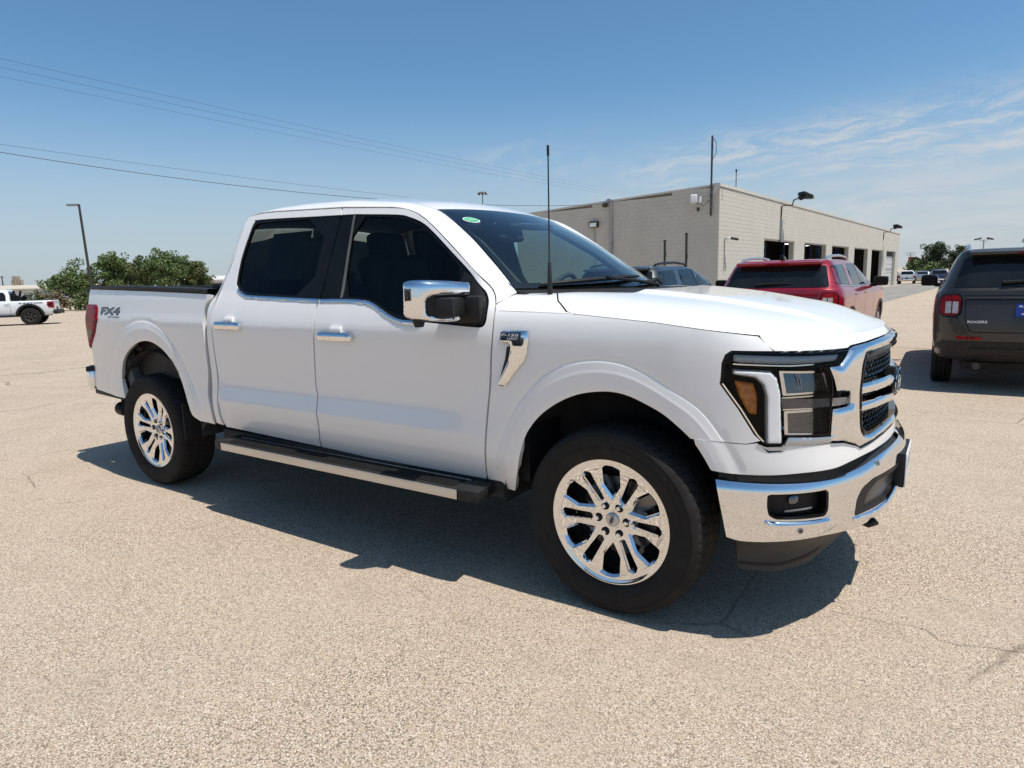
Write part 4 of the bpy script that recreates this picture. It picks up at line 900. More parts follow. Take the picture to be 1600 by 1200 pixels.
# valance under the bumper
val_r = [(.52, .448), (.75, .452), (1.0, .44), (1.15, .42), (U_MID, .415)]; val_b = [(.56, .268), (.75, .262), (.95, .275), (1.1, .315), (1.25, .34), (U_MID, .345)]
patch('front_valance', SB, val_r+mir(val_r)[1:]+[(2*U_MID-u, z) for u, z in val_b]+rv(val_b)[1:], noisy('valance_black', (.022, .021, .020), (.032, .030, .028), 18, .55), truck, h=.04, lift=-.045, th=.02)
patch('valance_lip', SB, [(.56, .30), (.75, .296), (.95, .31), (1.10, .345), (1.10, .335), (.95, .298), (.75, .284), (.56, .288)], black_plastic, truck, h=.03, lift=-.043, th=.01)
tube('tow_hook', [(.80, -.36, .42), (.88, -.37, .395), (.925, -.375, .385), (.945, -.36, .392), (.93, -.345, .40), (.86, -.345, .41)], .016, black_plastic, truck, 8)
tube('tow_hook', [(.80, .36, .42), (.88, .37, .395), (.925, .375, .385), (.945, .36, .392), (.93, .345, .40), (.86, .345, .41)], .016, black_plastic, truck, 8)
# plate holder
ph = box('plate_holder', (1.008, 0, .575), (.045, .31, .155), black_plastic, truck, bev=.006)
box('dealer_plate', (1.0335, 0, .574), (.004, .305, .150), mat_white, ph, bev=.001)
fp = planar((1.036, 0, .574), (0, 1, 0), (0, 0, 1))
lettering('plate_lettering', fp, 'ROGERS', (-.12, .12, -.01, .045), plate_blue, ph, lift=.001)
# grille
go = F['gr_open']; go_r = [(1.62, 1.1290), (1.368, 1.1290), (1.185, 1.1262), (1.122, 1.118), (1.089, 1.075), (1.0735, .984), (1.087, .834), (1.122, .7935), (1.19, .7895), (1.355, .7995), (1.62, .8055)]
gopen = roundp(go_r+mir(go_r), .03)
grille = patch('grille', S, gopen, black_gloss, truck, h=.04, lift=-.055, th=.0)
so_r = [(U_MID, 1.1665), (1.329, 1.1625), (1.06, 1.155), (1.03, 1.149), (.988, 1.123), (.940, 1.0925), (.886, 1.0925), (.894, 1.077), (.911, 1.0455), (.928, .999), (1.0176, .988), (1.021, .962), (1.0218, .9346), (1.0, .930), (.909, .9300), (.902, .8314), (.896, .8098), (.983, .797), (1.066, .770), (1.101, .754), (1.258, .763), (1.432, .771), (U_MID, .773)]
sout = so_r+mir(so_r)[1:]
sout = roundp(sout, .006)
sur = patch('grille_surround', S, sout, chrome, grille, holes=[gopen], h=.008, lift=.002, th=.06, crown=(.016, .030))
inn = [tuple(np.array((U_MID, .96))+(np.array(p)-np.array((U_MID, .96)))*np.array((.958, .925))) for p in gopen]
patch('grille_border', S, gopen, black_gloss, grille, holes=[inn], h=.010, lift=.004, th=.06, crown=(.009, .012))
for (zc, hw_, nm) in ((.9845, .0215, 'grille_bar'), (.9120, .0190, 'grille_bar')):
    b_r = [(1.082, zc+hw_), (U_MID, zc+hw_-.014), (U_MID, zc-hw_-.018), (1.082, zc-hw_)]
    patch(nm, S, [b_r[0], b_r[1], mir([b_r[0]])[0], mir([b_r[3]])[0], b_r[2], b_r[3]], chrome, grille, h=.007, lift=-.002, th=.04, crown=(.016, .020))
bm = bmesh.new()
def hexes(z0, z1, hstep, w_):
    for r in range(int((z1-z0)/hstep)+1):
        z = z0+r*hstep; pts = []
        n = 24
        for i in range(n*2+1):
            u = 1.085+(2*U_MID-2*1.085)*i/(2*n); zz_ = z+(.006 if (i+r) % 2 else -.006)
            pts.append(lifted(S, -.028)(np.array(u), np.array(zz_)))
        add_tube(bm, pts, .0042, 4)
        if r:
            for i in range(0, n*2+1):
                if (i+r) % 2: continue
                u = 1.085+(2*U_MID-2*1.085)*i/(2*n); add_tube(bm, [lifted(S, -.028)(np.array(u), np.array(z-.006)), lifted(S, -.028)(np.array(u), np.array(z-hstep+.006))], .004, 4)
hexes(1.022, 1.10, .0225, .004); hexes(.812, .872, .0215, .004); hexes(.945, .946, .02, .004)
tag(bm_obj('grille_mesh', bm, black_gloss, grille, True, 60), kind='stuff')
patch('grille_top_blade', S, roundp([(1.14, 1.104), (1.20, 1.106), (2*U_MID-1.20, 1.106), (2*U_MID-1.14, 1.104), (2*U_MID-1.17, 1.082), (1.17, 1.082)], .01), grey_plastic, grille, h=.03, lift=-.026, th=.01)
em = patch('emblem', S, ell((U_MID, .955), .140, .062), black_gloss, truck, h=.012, lift=.008, th=.05, crown=(.012, .03))
patch('emblem_ring', S, ell((U_MID, .955), .131, .0535, 40), chrome, em, holes=[ell((U_MID, .955), .122, .046, 40)], h=.012, lift=.021, th=.004)
patch('emblem_face', S, ell((U_MID, .955), .122, .046, 40), mat_navy, em, h=.02, lift=.0202, th=.004)
lettering('emblem_script', S, 'Ford', (U_MID-.095, U_MID+.095, .925, .985), mat_white, em, lift=.0225, shear=.3, offset=.01)
# headlights
for mi in (False, True):
    mm = (lambda p: p) if not mi else mir
    hs = patch('headlight', S, mm(hl), lamp_dark, truck, h=.02, lift=-.030, th=.0)
    hw = patch('headlight_rim', S, mm(hl), black_gloss, hs, holes=[mm([tuple(np.array(q)) for q in (lambda c, P: [c+(np.array(p)-c)*.965 for p in P])(np.mean(np.array(hl), 0), hl)])], h=.02, lift=-.002, th=.035)
    for q, nm, mt_, lf, cr in ((F['drl_top'], 'light_bar', drl, -.016, (.010, .010)), (F['drl_c'], 'light_bar', drl, -.013, (.012, .012)), (F['amber'], 'turn_signal', amber, -.020, (.008, .015))):
        patch(nm, S, roundp(mm(q), .008), mt_, hs, h=.006, lift=lf, th=.016, crown=cr)
    for q in (F['proj_up'], F['proj_lo']):
        c = np.mean(np.array(q), 0); inn_ = [tuple(c+(np.array(p)-c)*np.array((.86, .82))) for p in q]
        fr_ = patch('projector_frame', S, roundp(mm(q), .006), chrome, hs, holes=[mm(inn_)], h=.010, lift=-.006, th=.014)
        tl_ = -.16 if q is F['proj_up'] else -.02
        tilt = lambda u, z, k=tl_, zc=c[1]: S(u, z)+fnormal(S, u, z)*(k*(np.asarray(z, float)-zc))[..., None]
        patch('projector_lens', tilt, mm(inn_), proj_lens, hs, h=.02, lift=-.014, th=.0)
        for e_ in (.30, .36): patch('projector_rib', S, mm([tuple(c+(np.array(p)-c)*np.array((.86, .82))+0*c) for p in ((q[0][0]+(q[1][0]-q[0][0])*e_, q[0][1]), (q[0][0]+(q[1][0]-q[0][0])*(e_+.012), q[0][1]), (q[3][0]+(q[2][0]-q[3][0])*(e_+.012), q[3][1]), (q[3][0]+(q[2][0]-q[3][0])*e_, q[3][1]))]), satin, hs, h=.02, lift=-.010, th=.003) if q is F['proj_up'] else None
    patch('headlight_strip', S, roundp(mm(F['proj_mid']), .004), tail_clear, hs, h=.012, lift=-.008, th=.014).data.materials[0] = noisy('strip_smoke', (.20, .19, .18), (.28, .27, .26), 30, .1, coat=1)
    cl_ = [(.897, 1.000), (.915, 1.0), (.915, .832), (.900, .832)]
    lens = patch('headlight_lens', S, mm(hl), lens_glass, hs, h=.03, lift=-.003, th=.0)
    # bright blades between the lamp units and along the outer edge
    for bl_ in ([(.505, 1.1185), (.72, 1.1095), (.935, 1.1115), (.930, 1.1065), (.72, 1.1045), (.505, 1.1135)], [(.690, .9905), (.905, .9925), (.905, .9870), (.690, .9850)], [(.695, .9455), (.90, .9445), (.90, .9395), (.695, .9400)]):
        patch('headlight_blade', S, mm(bl_), chrome, hs, h=.010, lift=-.009, th=.012)
    ed_ = [hl[22], hl[21], hl[20], hl[19], hl[18]]; eo = [(.004+u, z+.001) for u, z in ed_]; ei = [(.0095+u, z+.003) for u, z in ed_]
    patch('headlight_edge', S, mm(eo+rv(ei)), chrome, hs, h=.010, lift=.0005, th=.006)
    # polished corner under the lamp
    patch('headlight_trim', S, roundp(mm([(.600, .817), (.636, .802), (.700, .803), (.716, .838), (.90, .826), (.905, .812), (.90, .803), (.716, .806), (.700, .790), (.645, .789), (.617, .803)]), .004), silver_paint, truck, h=.012, lift=.0035, th=.012, crown=(.004, .008))
# ---------------------------------------------------------------- door mirrors
MRF = lambda u, z: MR(-np.asarray(u), z)
def neg(p): return [(-a, b) for a, b in p]
for mi in (False, True):
    sg = 1 if mi else -1
    mp_ = [(.020, 1.437), (.142, 1.4485), (.265, 1.4545), (.325, 1.4540), (.362, 1.446), (.368, 1.300), (.345, 1.2860), (.303, 1.2790), (.214, 1.2700), (.150, 1.2640), (.100, 1.2655), (.076, 1.2770), (.083, 1.2855), (.183, 1.2860), (.240, 1.296), (.252, 1.312), (.252, 1.360), (.240, 1.375), (.222, 1.3800), (.148, 1.3805), (.040, 1.3755), (.022, 1.382)]
    mo = patch('door_mirror', MRF, roundp(neg(mp_), .012), chrome, truck, h=.011, lift=0, th=.055, crown=(.020, .030), mirror=mi)
    # black housing behind the cap and the arm
    bh = [(.04, 1.425), (.355, 1.438), (.358, 1.300), (.20, 1.272), (.03, 1.285)]
    hb = patch('mirror_housing', MRF, roundp(neg(bh), .02), black_plastic, mo, h=.03, lift=-.012, th=.10, crown=(.01, .03), mirror=mi)
    box('mirror_glass', (-.885, sg*1.10, 1.365), (.006, .16, .12), chrome, mo, rotm(z=sg*4))
    bm = bmesh.new()
    add_box(bm, (-.745, sg*1.055, 1.330), (.10, .17, .088), rotm(z=sg*-14), .014)
    bm_obj('mirror_arm', bm, black_plastic, mo, True, 40)
    bm = bmesh.new(); add_box(bm, (-.715, sg*.968, 1.315), (.17, .07, .125), rotm(z=sg*-6), .018); bm_obj('mirror_base', bm, black_plastic, mo, True, 40)
    if mi: mo.location = (-.13, 0, 0)
    bm = bmesh.new(); add_tube(bm, [(-.84, sg*1.17, 1.285), (-.84, sg*1.17, 1.245)], [.035, .02], 10); bm_obj('mirror_camera', bm, black_plastic, mo, True, 40)
    patch('mirror_sail', S, smoothp([(-.80, 1.495), (-.745, 1.472), (-.672, 1.405), (-.628, 1.335), (-.620, 1.268), (-.635, 1.240), (-.80, 1.250)], 1), black_plastic, parts['fd', mi], h=.03, lift=.004, th=.016, mirror=mi)
# ---------------------------------------------------------------- underbody, bed, tail
box('chassis', (-1.9, 0, .52), (5.3, 1.25, .22), under, truck, bev=.02)
box('cab_floor', (-1.68, 0, .60), (2.25, 1.76, .10), under, truck, bev=.02)
box('front_axle', (0, 0, .40), (.14, 1.3, .14), under, truck, bev=.03); box('rear_axle', (-3.693, 0, .40), (.16, 1.3, .16), under, truck, bev=.03)
box('firewall', (-.50, 0, .88), (.06, 1.70, .78), under, truck); box('engine_bay', (.22, 0, .80), (1.15, 1.05, .60), under, truck)
box('radiator_panel', (.80, 0, .85), (.04, 1.3, .55), under, truck)
box('bed_floor', (-3.82, 0, .86), (1.95, 1.6, .06), black_plastic, truck); box('bed_front_wall', (-2.90, 0, 1.13), (.04, 1.72, .60), black_plastic, truck)
box('bed_header', (-2.90, 0, 1.448), (.09, 1.70, .045), black_plastic, truck, bev=.012)
tg = box('tailgate', (-4.845, 0, 1.06), (.06, 1.50, .72), white, truck, bev=.02)
box('tailgate_cap', (-4.845, 0, 1.440), (.08, 1.56, .04), black_plastic, truck, bev=.012)
rb = box('rear_bumper', (-4.905, 0, .70), (.14, 1.66, .17), chrome_b, truck, bev=.035, seg=4)
box('bumper_tread', (-4.90, 0, .798), (.13, 1.60, .022), black_plastic, rb, bev=.008)
for sg in (-1, 1):
    bm = bmesh.new(); add_box(bm, (-4.835, sg*.835, .695), (.09, .06, .17), rotm(z=sg*25), .02); bm_obj('bumper_corner', bm, chrome_b, rb, True, 40)
    bm = bmesh.new(); add_box(bm, (-4.85, sg*.825, .79), (.10, .09, .04), rotm(z=sg*25), .012); bm_obj('bumper_corner_pad', bm, black_plastic, rb, True, 40)
    bm = bmesh.new(); add_box(bm, (-4.42, sg*.885, .612), (.60, .05, .03), rotm(z=sg*6), .008); bm_obj('bed_sill_trim', bm, black_plastic, truck, True, 40)
    box('mud_flap', (-3.255, sg*.85, .52), (.02, .24, .26), rubber, truck, bev=.004)
tube('exhaust_pipe', [(-3.2, -.62, .50), (-3.9, -.68, .50), (-4.20, -.74, .475), (-4.36, -.80, .465)], .05, black_plastic, truck, 16)
lathe('exhaust_tip', [(.050, 0), (.056, -.01), (.056, -.13), (.048, -.13), (.048, -.02)], black_gloss, truck, 24, 'X').location = (-4.35, -.80, .478)
# ---------------------------------------------------------------- cabin
def seat(x, y, wdt, name='front_seat'):
    s = box(name, (x, y, 1.03), (.52, wdt, .16), cabin, truck, bev=.05, seg=3)
    bm = bmesh.new(); add_box(bm, (x-.30, y, 1.32), (.15, wdt*.94, .58), rotm(y=-14), .05, 3); bm_obj('seat_back', bm, cabin, s, True, 50)
    return s
for y in (-.40, .40):
    s = seat(-1.36, y, .52); bm = bmesh.new(); add_box(bm, (-1.765, y, 1.66), (.10, .27, .17), rotm(y=-12), .045, 3); bm_obj('headrest', bm, cabin, s, True, 50)
s = box('rear_bench', (-2.25, 0, 1.03), (.50, 1.40, .16), cabin, truck, bev=.05, seg=3)
bm = bmesh.new(); add_box(bm, (-2.58, 0, 1.20), (.14, 1.40, .50), rotm(y=-12), .05, 3); bm_obj('seat_back', bm, cabin, s, True, 50)
for y in (-.48, .0): box('headrest', (-2.64, y, 1.485), (.09, .24, .10), cabin, s, bev=.04, seg=3)
dashp = []
for y in np.linspace(-.80, .80, 17):
    bmp = .03*math.exp(-((y-.38)/.22)**2)
    dashp.append([(-.36-.10*(y/.8)**2*2.4, y, 1.375), (-.50-.05*(y/.8)**2*2, y, 1.395), (-.72, y, 1.385+bmp), (-.84, y, 1.355+bmp*.6), (-.90, y, 1.25), (-.84, y, 1.05), (-.70, y, .80)])
loft('dashboard', dashp, cabin_grey, truck, flip=True)
# instrument hood, vents
box('dash_screen', (-.86, .02, 1.30), (.03, .34, .18), black_gloss, truck, bev=.008)
for y in (-.55, -.30): tube('dash_vent', [(-.62, y-.07, 1.398), (-.70, y-.05, 1.412), (-.78, y, 1.402)], .012, grey_plastic, truck, 6)
bm = bmesh.new(); ctr = Vector((-1.02, .40, 1.30)); rt = rotm(y=-62)
add_tube(bm, [ctr+(rt @ Vector((.185*math.cos(a), .185*math.sin(a), 0))) for a in np.linspace(0, 2*math.pi, 41)], .016, 8, False)
for a in (math.pi/2, -math.pi/2, math.pi): add_tube(bm, [ctr+(rt @ Vector((.18*math.cos(a), .18*math.sin(a), 0))), ctr+(rt @ Vector((.03*math.cos(a), .03*math.sin(a), -.03)))], .018, 6)
add_box(bm, tuple(ctr+(rt @ Vector((0, 0, -.03)))), (.13, .13, .05), rt, .02)
bm_obj('steering_wheel', bm, cabin, truck, True, 50)
bm = bmesh.new(); add_box(bm, (-1.13, .0, 1.715), (.05, .27, .085), rotm(y=-15), .022, 3); add_box(bm, (-1.13, 0, 1.775), (.10, .12, .09), rotm(y=-30), .02); bm_obj('rear_view_mirror', bm, cabin, truck, True, 50)
rows = []
for x in np.linspace(-1.19, -2.72, 10): rows.append([(x, y, 1.865+.03*(1-abs(y/.6)**2)-.04*sstep(-2.4, -2.75, x)-.05*sstep(-1.5, -1.19, x)) for y in np.linspace(-.64, .64, 9)])
loft('headliner', rows, headliner, truck)
for sg in (-1, 1):
    for (x0, x1) in ((-1.74, -.72), (-2.70, -1.86)):
        bm = bmesh.new(); add_box(bm, ((x0+x1)/2, sg*.88, .93), (x1-x0, .05, .66), rotm(x=sg*4), .01); bm_obj('door_trim', bm, cabin, truck, True, 40)
    bm = bmesh.new(); add_box(bm, (-1.78, sg*.79, 1.57), (.11, .03, .66), rotm(x=sg*20), .01); bm_obj('pillar_trim', bm, cabin, truck, True, 40)
    tube('pillar_trim', [WS(sg*.95, .0)+np.array([-.03, -sg*.02, -.02]), WS(sg*.95, .5)+np.array([-.03, -sg*.02, -.03]), WS(sg*.95, 1.0)+np.array([-.03, -sg*.01, -.03])], .035, cabin, truck, 6)
bm = bmesh.new(); add_box(bm, (-2.20, -.805, 1.62), (.36, .002, .30), rotm(x=-20.5)); bm_obj('price_sheet', bm, paper, truck)
# ---------------------------------------------------------------- wheels
def groove(yy, th):
    d = 0.0
    for yg, amp, k in ((-.062, .007, 60), (0.0, .009, 60), (.062, .007, 60)):
        d = max(d, 1-min(1, abs(yy-yg-amp*(1 if (th*k/(2*math.pi)) % 1 < .5 else -1))/.007))
    ph_ = (th*60/(2*math.pi)+.35*yy/.06) % 1
    if abs(yy) > .070: d = max(d, .8 if ph_ < .17 else 0)
    elif ph_ < .16 and abs(abs(yy)-.03) > .006: d = max(d, .6)
    return min(1, d)
def make_tyre():
    ys = np.linspace(-.118, .118, 45); nt_ = 300; prof_o = [(.268, -.105), (.276, -.120), (.292, -.1285), (.318, -.1355), (.330, -.1385), (.334, -.1365), (.3435, -.1374), (.345, -.1375), (.365, -.1368), (.3665, -.1364), (.372, -.1360), (.376, -.1385), (.388, -.1330), (.398, -.1265)]
    V, F_ = [], []
    for k in range(nt_):
        th = 2*math.pi*k/nt_; c, s = math.cos(th), math.sin(th); col = []
        let = 1 if (((.5 < th < 1.75) or (3.6 < th < 4.9)) and (th*57.3/5.2) % 1 < .72 and int(th*57.3/5.2) % 6 != 4) else 0
        po_ = [(r, y-(.0016 if r in (.345, .365) and let and not (r == .365 and int(th*57.3/2.6) % 3 == 0) else 0)) for r, y in prof_o]
        for r, y in po_: col.append((r, y))
        for y in ys:
            r = .4155-.0125*(abs(y)/.118)**4; col.append((r-.007*groove(y, th), y))
        for r, y in po_[::-1]: col.append((r, -y))
        V += [(r*c, y, r*s) for r, y in col]
    m = len(col)
    for k in range(nt_):
        for j in range(m-1):
            a = k*m+j; b = ((k+1) % nt_)*m+j; F_.append((a, a+1, b+1, b))
    o = mesh_obj('tyre', V, F_, rubber, None, True); o.data.set_sharp_from_angle(angle=R(38)); COL.objects.unlink(o); return o.data
def rim_y(r): return np.interp(r, [0, .045, .06, .10, .16, .21, .25, .262], [-.078, -.079, -.080, -.088, -.099, -.107, -.1125, -.1135])
def rim_map(a, b):
    a = np.asarray(a, float); b = np.asarray(b, float); r = np.hypot(a, b); return np.stack(np.broadcast_arrays(a, rim_y(r), b), -1)
def inset(poly, d):
    q = [np.array(p) for p in poly]; ar = sum(q[i-1][0]*q[i][1]-q[i][0]*q[i-1][1] for i in range(len(q))); s = 1 if ar > 0 else -1; out = []
    for i, p in enumerate(q):
        a, b = p-q[i-1], q[(i+1) % len(q)]-p; na = np.array((-a[1], a[0]))/np.hypot(*a)*s; nb = np.array((-b[1], b[0]))/np.hypot(*b)*s
        m = na+nb; m = m/np.hypot(*m); out.append(p+m*d/max(.45, m@na))
    return [tuple(p) for p in out]
def rot2(poly, a): c, s = math.cos(a), math.sin(a); return [(c*x-s*y, s*x+c*y) for x, y in poly]
WIN = [(.086, 0), (.158, -.0480), (.238, -.0505), (.2495, -.016), (.2495, .016), (.238, .0505), (.158, .0480)]
SLOT = [(.098, -.0165), (.222, -.0250), (.238, -.008), (.238, .008), (.222, .0250), (.098, .0165), (.090, 0)]
wheel_meshes = {}
def make_wheel(name, loc, rz, spin, right):
    wh = empty(name, loc, rz if right else rz+math.pi, truck)
    def sub(nm, build):
        if nm not in wheel_meshes:
            o = build(); wheel_meshes[nm] = o.data
            if o.name in COL.objects: COL.objects.unlink(o)
            bpy.data.objects.remove(o)
        o = bpy.data.objects.new(nm.split('#')[0], wheel_meshes[nm]); link(o, wh); return o
    if 'tyre' not in wheel_meshes: wheel_meshes['tyre'] = make_tyre()
    ty = bpy.data.objects.new('tyre', wheel_meshes['tyre']); link(ty, wh)
    holes = [rot2(roundp(WIN, .006, 2), k*math.pi/3) for k in range(6)]+[rot2(roundp(SLOT, .004, 2), k*math.pi/3+math.pi/6) for k in range(6)]
    def face(): return patch('rim', rim_map, ell((0, 0), .257, .257, 90), chrome, None, holes=holes, h=.011, th=0)
    f_ = sub('rim', face); f_.rotation_euler = (0, spin, 0)
    def edges():
        V, F_ = [], []
        for q_, hp in enumerate(holes):
            c_ = .0105 if q_ < 6 else .0065; i1 = inset(hp, c_); i2 = inset(hp, c_+.001)
            for L_, lp in ((.0, hp), (.011, i1), (.050, i2)):
                P = rim_map(np.array([p[0] for p in lp]), np.array([p[1] for p in lp])); P[:, 1] += L_; V += list(P)
            n = len(hp); b = len(V)-3*n
            for r in range(2):
                for j in range(n): F_.append((b+r*n+j, b+r*n+(j+1) % n, b+(r+1)*n+(j+1) % n, b+(r+1)*n+j))
        o = mesh_obj('rim_spoke_edge', V, F_, chrome, None, False); bm = bmesh.new(); bm.from_mesh(o.data); bmesh.ops.recalc_face_normals(bm, faces=bm.faces); bm.to_mesh(o.data); bm.free(); return o
    e_ = sub('rim_spoke_edge', edges); e_.rotation_euler = (0, spin, 0)
    sub('rim_lip', lambda: lathe('rim_lip', [(.2555, -.1125), (.262, -.1145), (.270, -.1185), (.2755, -.1195), (.2775, -.116), (.274, -.108), (.262, -.100), (.250, -.06), (.246, .0), (.246, .10), (.27, .12)], chrome, None, 96))
    sub('brake_disc', lambda: lathe('brake_disc', [(.0, .0), (.09, .0), (.10, -.012), (.175, -.012), (.176, .012), (.0, .012)], disc_metal, None, 48))
    sub('rim_backing', lambda: lathe('rim_backing', [(.0, .03), (.246, .03)], under, None, 48))
    def cal():
        bm = bmesh.new(); add_box(bm, (.13, -.01, .10), (.12, .07, .09), rotm(y=-38), .015); return bm_obj('brake_caliper', bm, disc_metal, None, True, 40)
    sub('brake_caliper', cal)
    sub('centre_cap', lambda: lathe('centre_cap', [(.0, -.088), (.026, -.0875), (.031, -.085), (.033, -.078)], satin, None, 32))
    cm = lambda u, v: np.stack(np.broadcast_arrays(u, -.0885+0*u, v), -1)
    c1 = sub('cap_emblem', lambda: patch('cap_emblem', cm, ell((0, 0), .021, .0095, 24), mat_navy, None, holes=[], h=.008, lift=.0004, th=0)); c1.rotation_euler = (0, spin+R(80), 0)
    c2 = sub('cap_ring', lambda: patch('cap_ring', cm, ell((0, 0), .0185, .0075, 24), mat_white, None, holes=[ell((0, 0), .0172, .0065, 24)], h=.008, lift=.0009, th=0)); c2.rotation_euler = (0, spin+R(80), 0)
    def nut():
        bm = bmesh.new()
        r = bmesh.ops.create_cone(bm, cap_ends=True, segments=6, radius1=.0115, radius2=.009, depth=.022, matrix=rotm(x=90)); return bm_obj('lug_nut', bm, chrome, None, False)
    def well():
        return lathe('lug_nut_well', [(.0, -.0012), (.0175, -.0012), (.0195, -.0002), (.0195, .003)], black_gloss, None, 20)
    for k in range(6):
        a = spin*-1+k*math.pi/3+math.pi/6; x, z = .068*math.cos(a), .068*math.sin(a)
        sub('lug_nut_well', well).location = (x, rim_y(.068)-.0012, z); sub('lug_nut', nut).location = (x, rim_y(.068)-.006, z)
    return wh
make_wheel('wheel', (0, -.845, .411), R(-1.5), R(30), True)
make_wheel('wheel', (-3.693, -.845, .411), 0, R(-22), True)
make_wheel('wheel', (0, .845, .411), R(-1.5), R(10), False)
make_wheel('wheel', (-3.693, .845, .411), 0, R(40), False)
# ------------------------------------------------------------------ workshop building
BC = np.array([-8.75, 29.67]); by_ = R(86.6); DR = np.array([math.cos(by_), math.sin(by_)]); DL = np.array([-DR[1], DR[0]]); NRM = -DL  # DR runs along the long front; DL along the short end wall; outward of the long front is -DL
BG, BT, BLEN, BWID = -.75, 5.66, 61.3, 12.3
def bld(s, w_, z): return np.array([*(BC+DR*s+DL*w_), z])
BM = Matrix(((DR[0], DL[0], 0, BC[0]), (DR[1], DL[1], 0, BC[1]), (0, 0, 1, 0), (0, 0, 0, 1)))
bl = bpy.data.objects.new('workshop_building', None); COL.objects.link(bl); bl.matrix_world = BM
tag(bl, 'long pale painted block workshop with a row of open dark service bays', 'building')
paint_blk = noisy('painted_block', (.585, .545, .47), (.525, .485, .415), 1.1, .85, detail=9, bump=.35, bscale=45, dist=.004, lo=.3, hi=.75)
mortar = noisy('painted_joint', (.50, .465, .40), (.55, .51, .44), 6, .9)
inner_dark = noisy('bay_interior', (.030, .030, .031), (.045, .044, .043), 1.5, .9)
conc = noisy('bay_floor', (.16, .155, .15), (.20, .19, .18), 2, .8)
trim_m = noisy('metal_coping', (.60, .57, .51), (.56, .53, .47), 3, .5)
bays = [(7.35, 13.83), (16.45, 22.96), (24.94, 31.39), (33.93, 40.61), (42.74, 49.44), (52.06, 58.81)]
BAYT = 3.30; CW, CHh, TH = .4064, .2032, .20
def topz(s): return 5.66-.0025*s
def ltop(w_): return 5.66-.045*w_
# backing walls (joints show these)
bm = bmesh.new()
e_ = [0]+[x for b in bays for x in b]+[BLEN]
for a, b in zip(e_[0::2], e_[1::2]): add_box(bm, ((a+b)/2, .13, (BG+BAYT)/2), (b-a, .24, BAYT-BG))
add_box(bm, (BLEN/2, .13, (BAYT+5.5)/2), (BLEN, .24, 5.5-BAYT))
add_box(bm, (.13, .25+(BWID-.25)/2, (BG+5.08)/2), (.24, BWID-.25, 5.08-BG))
add_box(bm, (BLEN-.13, BWID/2+.13, (BG+5.08)/2), (.24, BWID-.3, 5.08-BG))
add_box(bm, (BLEN/2, BWID-.13, (BG+5.08)/2), (BLEN-.5, .24, 5.08-BG))
bm_obj('wall', bm, mortar, bl)
add = bm_obj
bm = bmesh.new(); add_box(bm, (BLEN/2, BWID/2, 4.95), (BLEN-.5, BWID-.5, .2)); bm_obj('roof', bm, trim_m, bl)
bm = bmesh.new(); add_box(bm, (BLEN/2, BWID/2, -.42), (BLEN-.6, BWID-.6, .1)); bm_obj('bay_floor', bm, conc, bl)
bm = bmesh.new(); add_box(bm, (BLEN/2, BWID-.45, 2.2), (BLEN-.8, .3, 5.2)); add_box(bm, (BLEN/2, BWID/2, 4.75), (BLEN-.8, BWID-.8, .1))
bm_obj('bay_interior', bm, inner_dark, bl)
# concrete blocks: the nearest are parts of their own, the rest one joined part
def block_mesh(w_, h_, d):
    bm = bmesh.new(); add_box(bm, (0, 0, 0), (w_, d, h_), None, .006, 1); me = bpy.data.meshes.new('concrete_block'); bm.to_mesh(me); bm.free(); me.materials.append(paint_blk); return me
blk = {}
def blk_me(w_):
    k = round(w_, 2)
    if k not in blk: blk[k] = block_mesh(w_-.005, CHh-.005, .03)
    return blk[k]
items = []          # (distance to viewer, face, along, z, width)
nrow = int((5.66-BG)/CHh)
for r in range(nrow):
    z = BG+CHh*(r+.5)
    s = -(CW/2 if r % 2 else 0)
    while s < BLEN:
        segs = [(max(0, s), min(BLEN, s+CW))]
        if z < BAYT:
            for a, b in bays:
                ns = []
                for p, q in segs:
                    if q <= a or p >= b: ns.append((p, q))
                    else:
                        if p < a: ns.append((p, a))
                        if q > b: ns.append((b, q))
                segs = ns
        for p, q in segs:
            if q-p > .05 and z+CHh/2 < topz((p+q)/2): items.append(('f', (p+q)/2, z, q-p))
        s += CW
    w_ = -(CW/2 if r % 2 else 0)
    while w_ < BWID:
        p, q = max(0.0, w_), min(BWID, w_+CW)
        if q-p > .05 and z+CHh/2 < ltop((p+q)/2): items.append(('l', (p+q)/2, z, q-p))
        w_ += CW
# the ones that show largest: on the sunlit front beside the corner, above the parked cars
near = sorted([i for i in items if i[0] == 'f' and i[2] > .9 and i[3] > .3 and i[1] < 7.3], key=lambda i: i[1])[:290]
ns_ = set(near)
for it in near:
    o = bpy.data.objects.new('concrete_block', blk_me(it[3])); link(o, bl); o.location = (it[1], -.006-random.uniform(0, .003), it[2])
bm = bmesh.new()
tv, tf = [], []
for it in items:
    if it in ns_: continue
    f_, a, z, w_ = it; hw, hh, y0 = (w_-.004)/2, (CHh-.005)/2, -.0205-random.uniform(0, .0015); b = len(tv)
    if f_ == 'f': q = [(a-hw, y0, z-hh), (a+hw, y0, z-hh), (a+hw, y0, z+hh), (a-hw, y0, z+hh), (a-hw, .02, z-hh), (a+hw, .02, z-hh), (a+hw, .02, z+hh), (a-hw, .02, z+hh)]
    else: q = [(y0, a+hw, z-hh), (y0, a-hw, z-hh), (y0, a-hw, z+hh), (y0, a+hw, z+hh), (.02, a+hw, z-hh), (.02, a-hw, z-hh), (.02, a-hw, z+hh), (.02, a+hw, z+hh)]
    tv += q; tf += [(b, b+1, b+2, b+3), (b, b+4, b+5, b+1), (b+1, b+5, b+6, b+2), (b+2, b+6, b+7, b+3), (b+3, b+7, b+4, b)]
bm.free()
tag(mesh_obj('block_wall', tv, tf, paint_blk, bl, False), kind='stuff')
